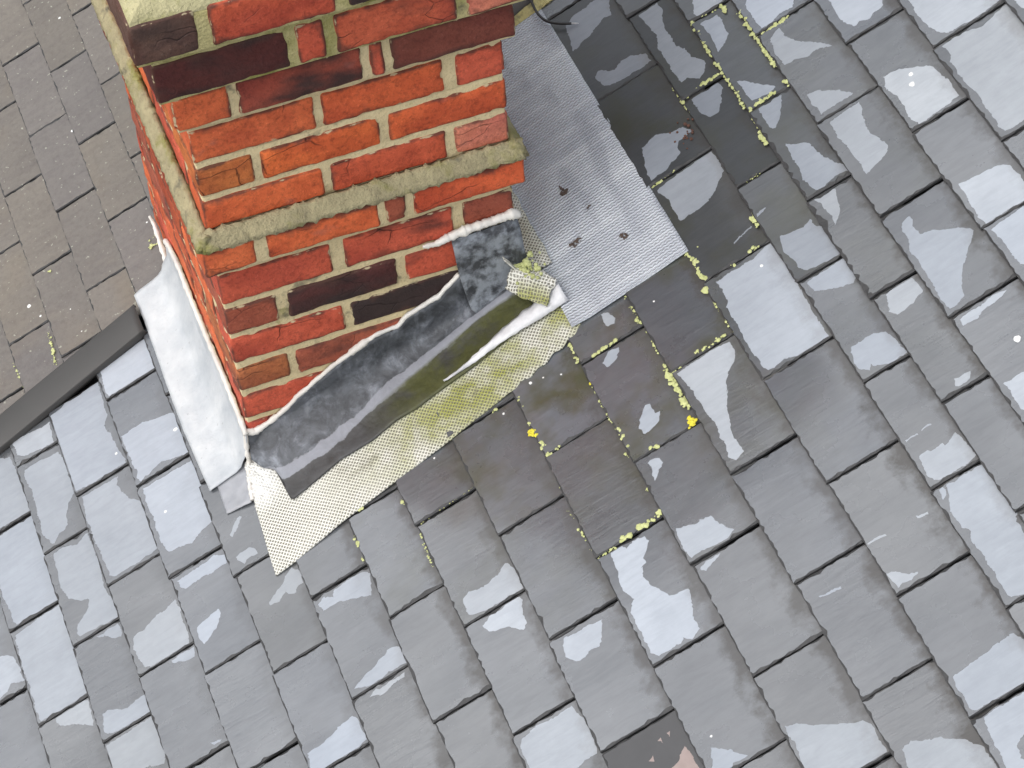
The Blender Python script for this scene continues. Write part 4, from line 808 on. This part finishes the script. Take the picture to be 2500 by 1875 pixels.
mm.build('moss_tuft', M_MOSS, cm, True)

# ------------------------------------------------------------------ small things on the roof
def dome(mb, p, r_, rnd, flat=.6):
    n = 6; ring0 = []; V = [ROOF.to_3x3() @ Vector((0, 0, r_*flat))+p]
    a0 = rnd.uniform(0, 6)
    for lv, (q, z) in enumerate(((.62, .75), (1., .1))):
        for s in range(n):
            a = a0+2*math.pi*s/n; k = r_*q*rnd.uniform(.72, 1.25)
            V.append(ROOF.to_3x3() @ Vector((k*math.cos(a), k*math.sin(a), r_*flat*z*rnd.uniform(.7, 1.2)))+p)
    F = [(0, 1+s, 1+(s+1) % n) for s in range(n)]+[(1+s, 7+s, 7+(s+1) % n, 1+(s+1) % n) for s in range(n)]
    mb.add(V, F)
def lump(name, u, y, h, rx, ry, rz, mat, label, cat, seed, parts=7, group=None):
    m = MB()
    for k in range(parts):
        a = random.Random(seed*31+k); du, dy = a.gauss(0, rx*.55), a.gauss(0, ry*.55); r_ = a.uniform(.35, .75)
        for q in range(3): dome(m, rp(u+du+a.gauss(0, rx*.25), y+dy+a.gauss(0, ry*.25), h-.001), min(rx, ry)*a.uniform(.25, .6), a, a.uniform(.5, .9))
    return tag(m.build(name, mat, None, True), label, cat, group)
lump('debris_clump', .765, .103, .009, .0075, .010, .005, M_DIRT, 'largest brown debris clump on the grey membrane, nearest the brick corner', 'debris', 1, 9)
lump('debris_clump', .734, -.016, .009, .012, .005, .003, M_DIRT, 'smeared dark debris streak on the grey membrane beside the mesh fold', 'debris', 2, 10)
lump('debris_clump', .819, -.071, .009, .006, .0065, .005, M_DIRT, 'round dark debris lump near the lower end of the grey membrane', 'debris', 3, 6)
lump('debris_clump', .790, .039, .010, .004, .005, .003, M_DIRT, 'tiny dark debris crumb in the middle of the grey membrane', 'debris', 4, 3)
m = MB()
for k in range(22):
    u, y = random.gauss(1.014, .014), random.gauss(.058, .016); r_ = random.uniform(.0012, .003); c = rp(u, y, .002)
    m.add(*rough_box(c.x-r_, c.x+r_, c.y-r_, c.y+r_, c.z-r_*.5, c.z+r_*.8, r_*.5, r_*.4, 1, k))
tag(m.build('crumbs', mat_plain('red_crumbs', (.07, .035, .025), (.17, .085, .06), 90, .9), None, True), 'scattered reddish brown crumbs on a dark slate right of the membrane', 'debris')

# moss in the joints (uncountable) and the yellow lichen cushions
mo = MB()
rnd = random.Random(3)
for line, dn, sz in MOSS:
    for a, b in zip(line, line[1:]):
        L = math.hypot(b[0]-a[0], b[1]-a[1]); n = max(2, int(L/.0014*min(1., dn*1.25)))
        for k in range(n):
            t = rnd.random(); u = a[0]+(b[0]-a[0])*t; y = a[1]+(b[1]-a[1])*t
            if nz(u*45, y*45, 9) < -.48+.30*(1-dn) and dn < .9: continue
            dome(mo, rp(u+rnd.gauss(0, sz*.40), y+rnd.gauss(0, sz*.40), .0022), sz*rnd.choice((.22, .3, .42, .6, .95))*rnd.uniform(.8, 1.2), rnd, .5)
tag(mo.build('moss', M_MOSS, None, True), 'pale yellow green moss growing in the joints between grey slates', 'moss', kind='stuff')
YLAB = ['largest bright yellow lichen cushion at a slate corner', 'small yellow lichen dot two slates below the grey membrane, nearest the dark joint', 'tiny yellow lichen dot just below the cream mesh corner', 'bright yellow lichen cushion below the middle of the cream mesh', 'yellow lichen speck beside the pale green moss under the cream mesh']
seen = []
for (u, y, r_), lab in zip(YELLOW, YLAB):
    if any(math.hypot(u-a, y-b) < .012 for a, b in seen): continue
    seen.append((u, y)); m = MB()
    for k in range(14): dome(m, rp(u+rnd.gauss(0, r_*.40), y+rnd.gauss(0, r_*.45), .002), r_*rnd.uniform(.3, .6), rnd, .8)
    tag(m.build('yellow_lichen', M_LICHEN, None, True), lab, 'lichen')

# black cable at the top of the membrane
cp = [rp(.915, .66, .05), rp(.905, .60, .045), rp(.900, .555, .035), rp(.896, .525, .028), rp(.899, .499, .024), rp(.908, .482, .020), rp(.924, .466, .016), rp(.941, .456, .010)]
pts = []
for i in range(len(cp)-1):
    p0, p1, p2, p3 = cp[max(i-1, 0)], cp[i], cp[i+1], cp[min(i+2, len(cp)-1)]
    for k in range(6):
        t = k/6; pts.append(.5*((2*p1)+(p2-p0)*t+(2*p0-5*p1+4*p2-p3)*t*t+(3*p1-p0-3*p2+p3)*t**3))
pts.append(cp[-1])
cb = tag(empty('black_cable', cp[-1]), 'black cable end curling over the top of the grey membrane', 'cable')
V, F = tube(pts, .0028, 8); mk('sheath', V, F, M_CABLE, cb, smooth=True)
d_ = (cp[-1]-cp[-2]).normalized(); V, F = tube([cp[-1], cp[-1]+d_*.008, cp[-1]+d_*.014], lambda i: (.0016, .0016, .001)[i], 6); mk('bare_end', V, F, M_WFOIL, cb, smooth=True)
# orange leaf at the upper right
G = []
for i in range(13):
    s = i/12; wd = .013*math.sin(math.pi*min(1, s*.97+.03))**.7
    G.append([rp(1.634+.028*s+.3*wd*(t-.5), -.126+.030*s+wd*(t-.5)*2*-.8, .004+.006*abs(t-.5)*2+.004*math.sin(s*4)) for t in (0, .25, .5, .75, 1.)])
V, F = shell(G, .0006)
tag(mk('fallen_leaf', V, F, M_LEAF, smooth=True), 'small orange dry leaf on a pale slate at the top right corner', 'leaf')
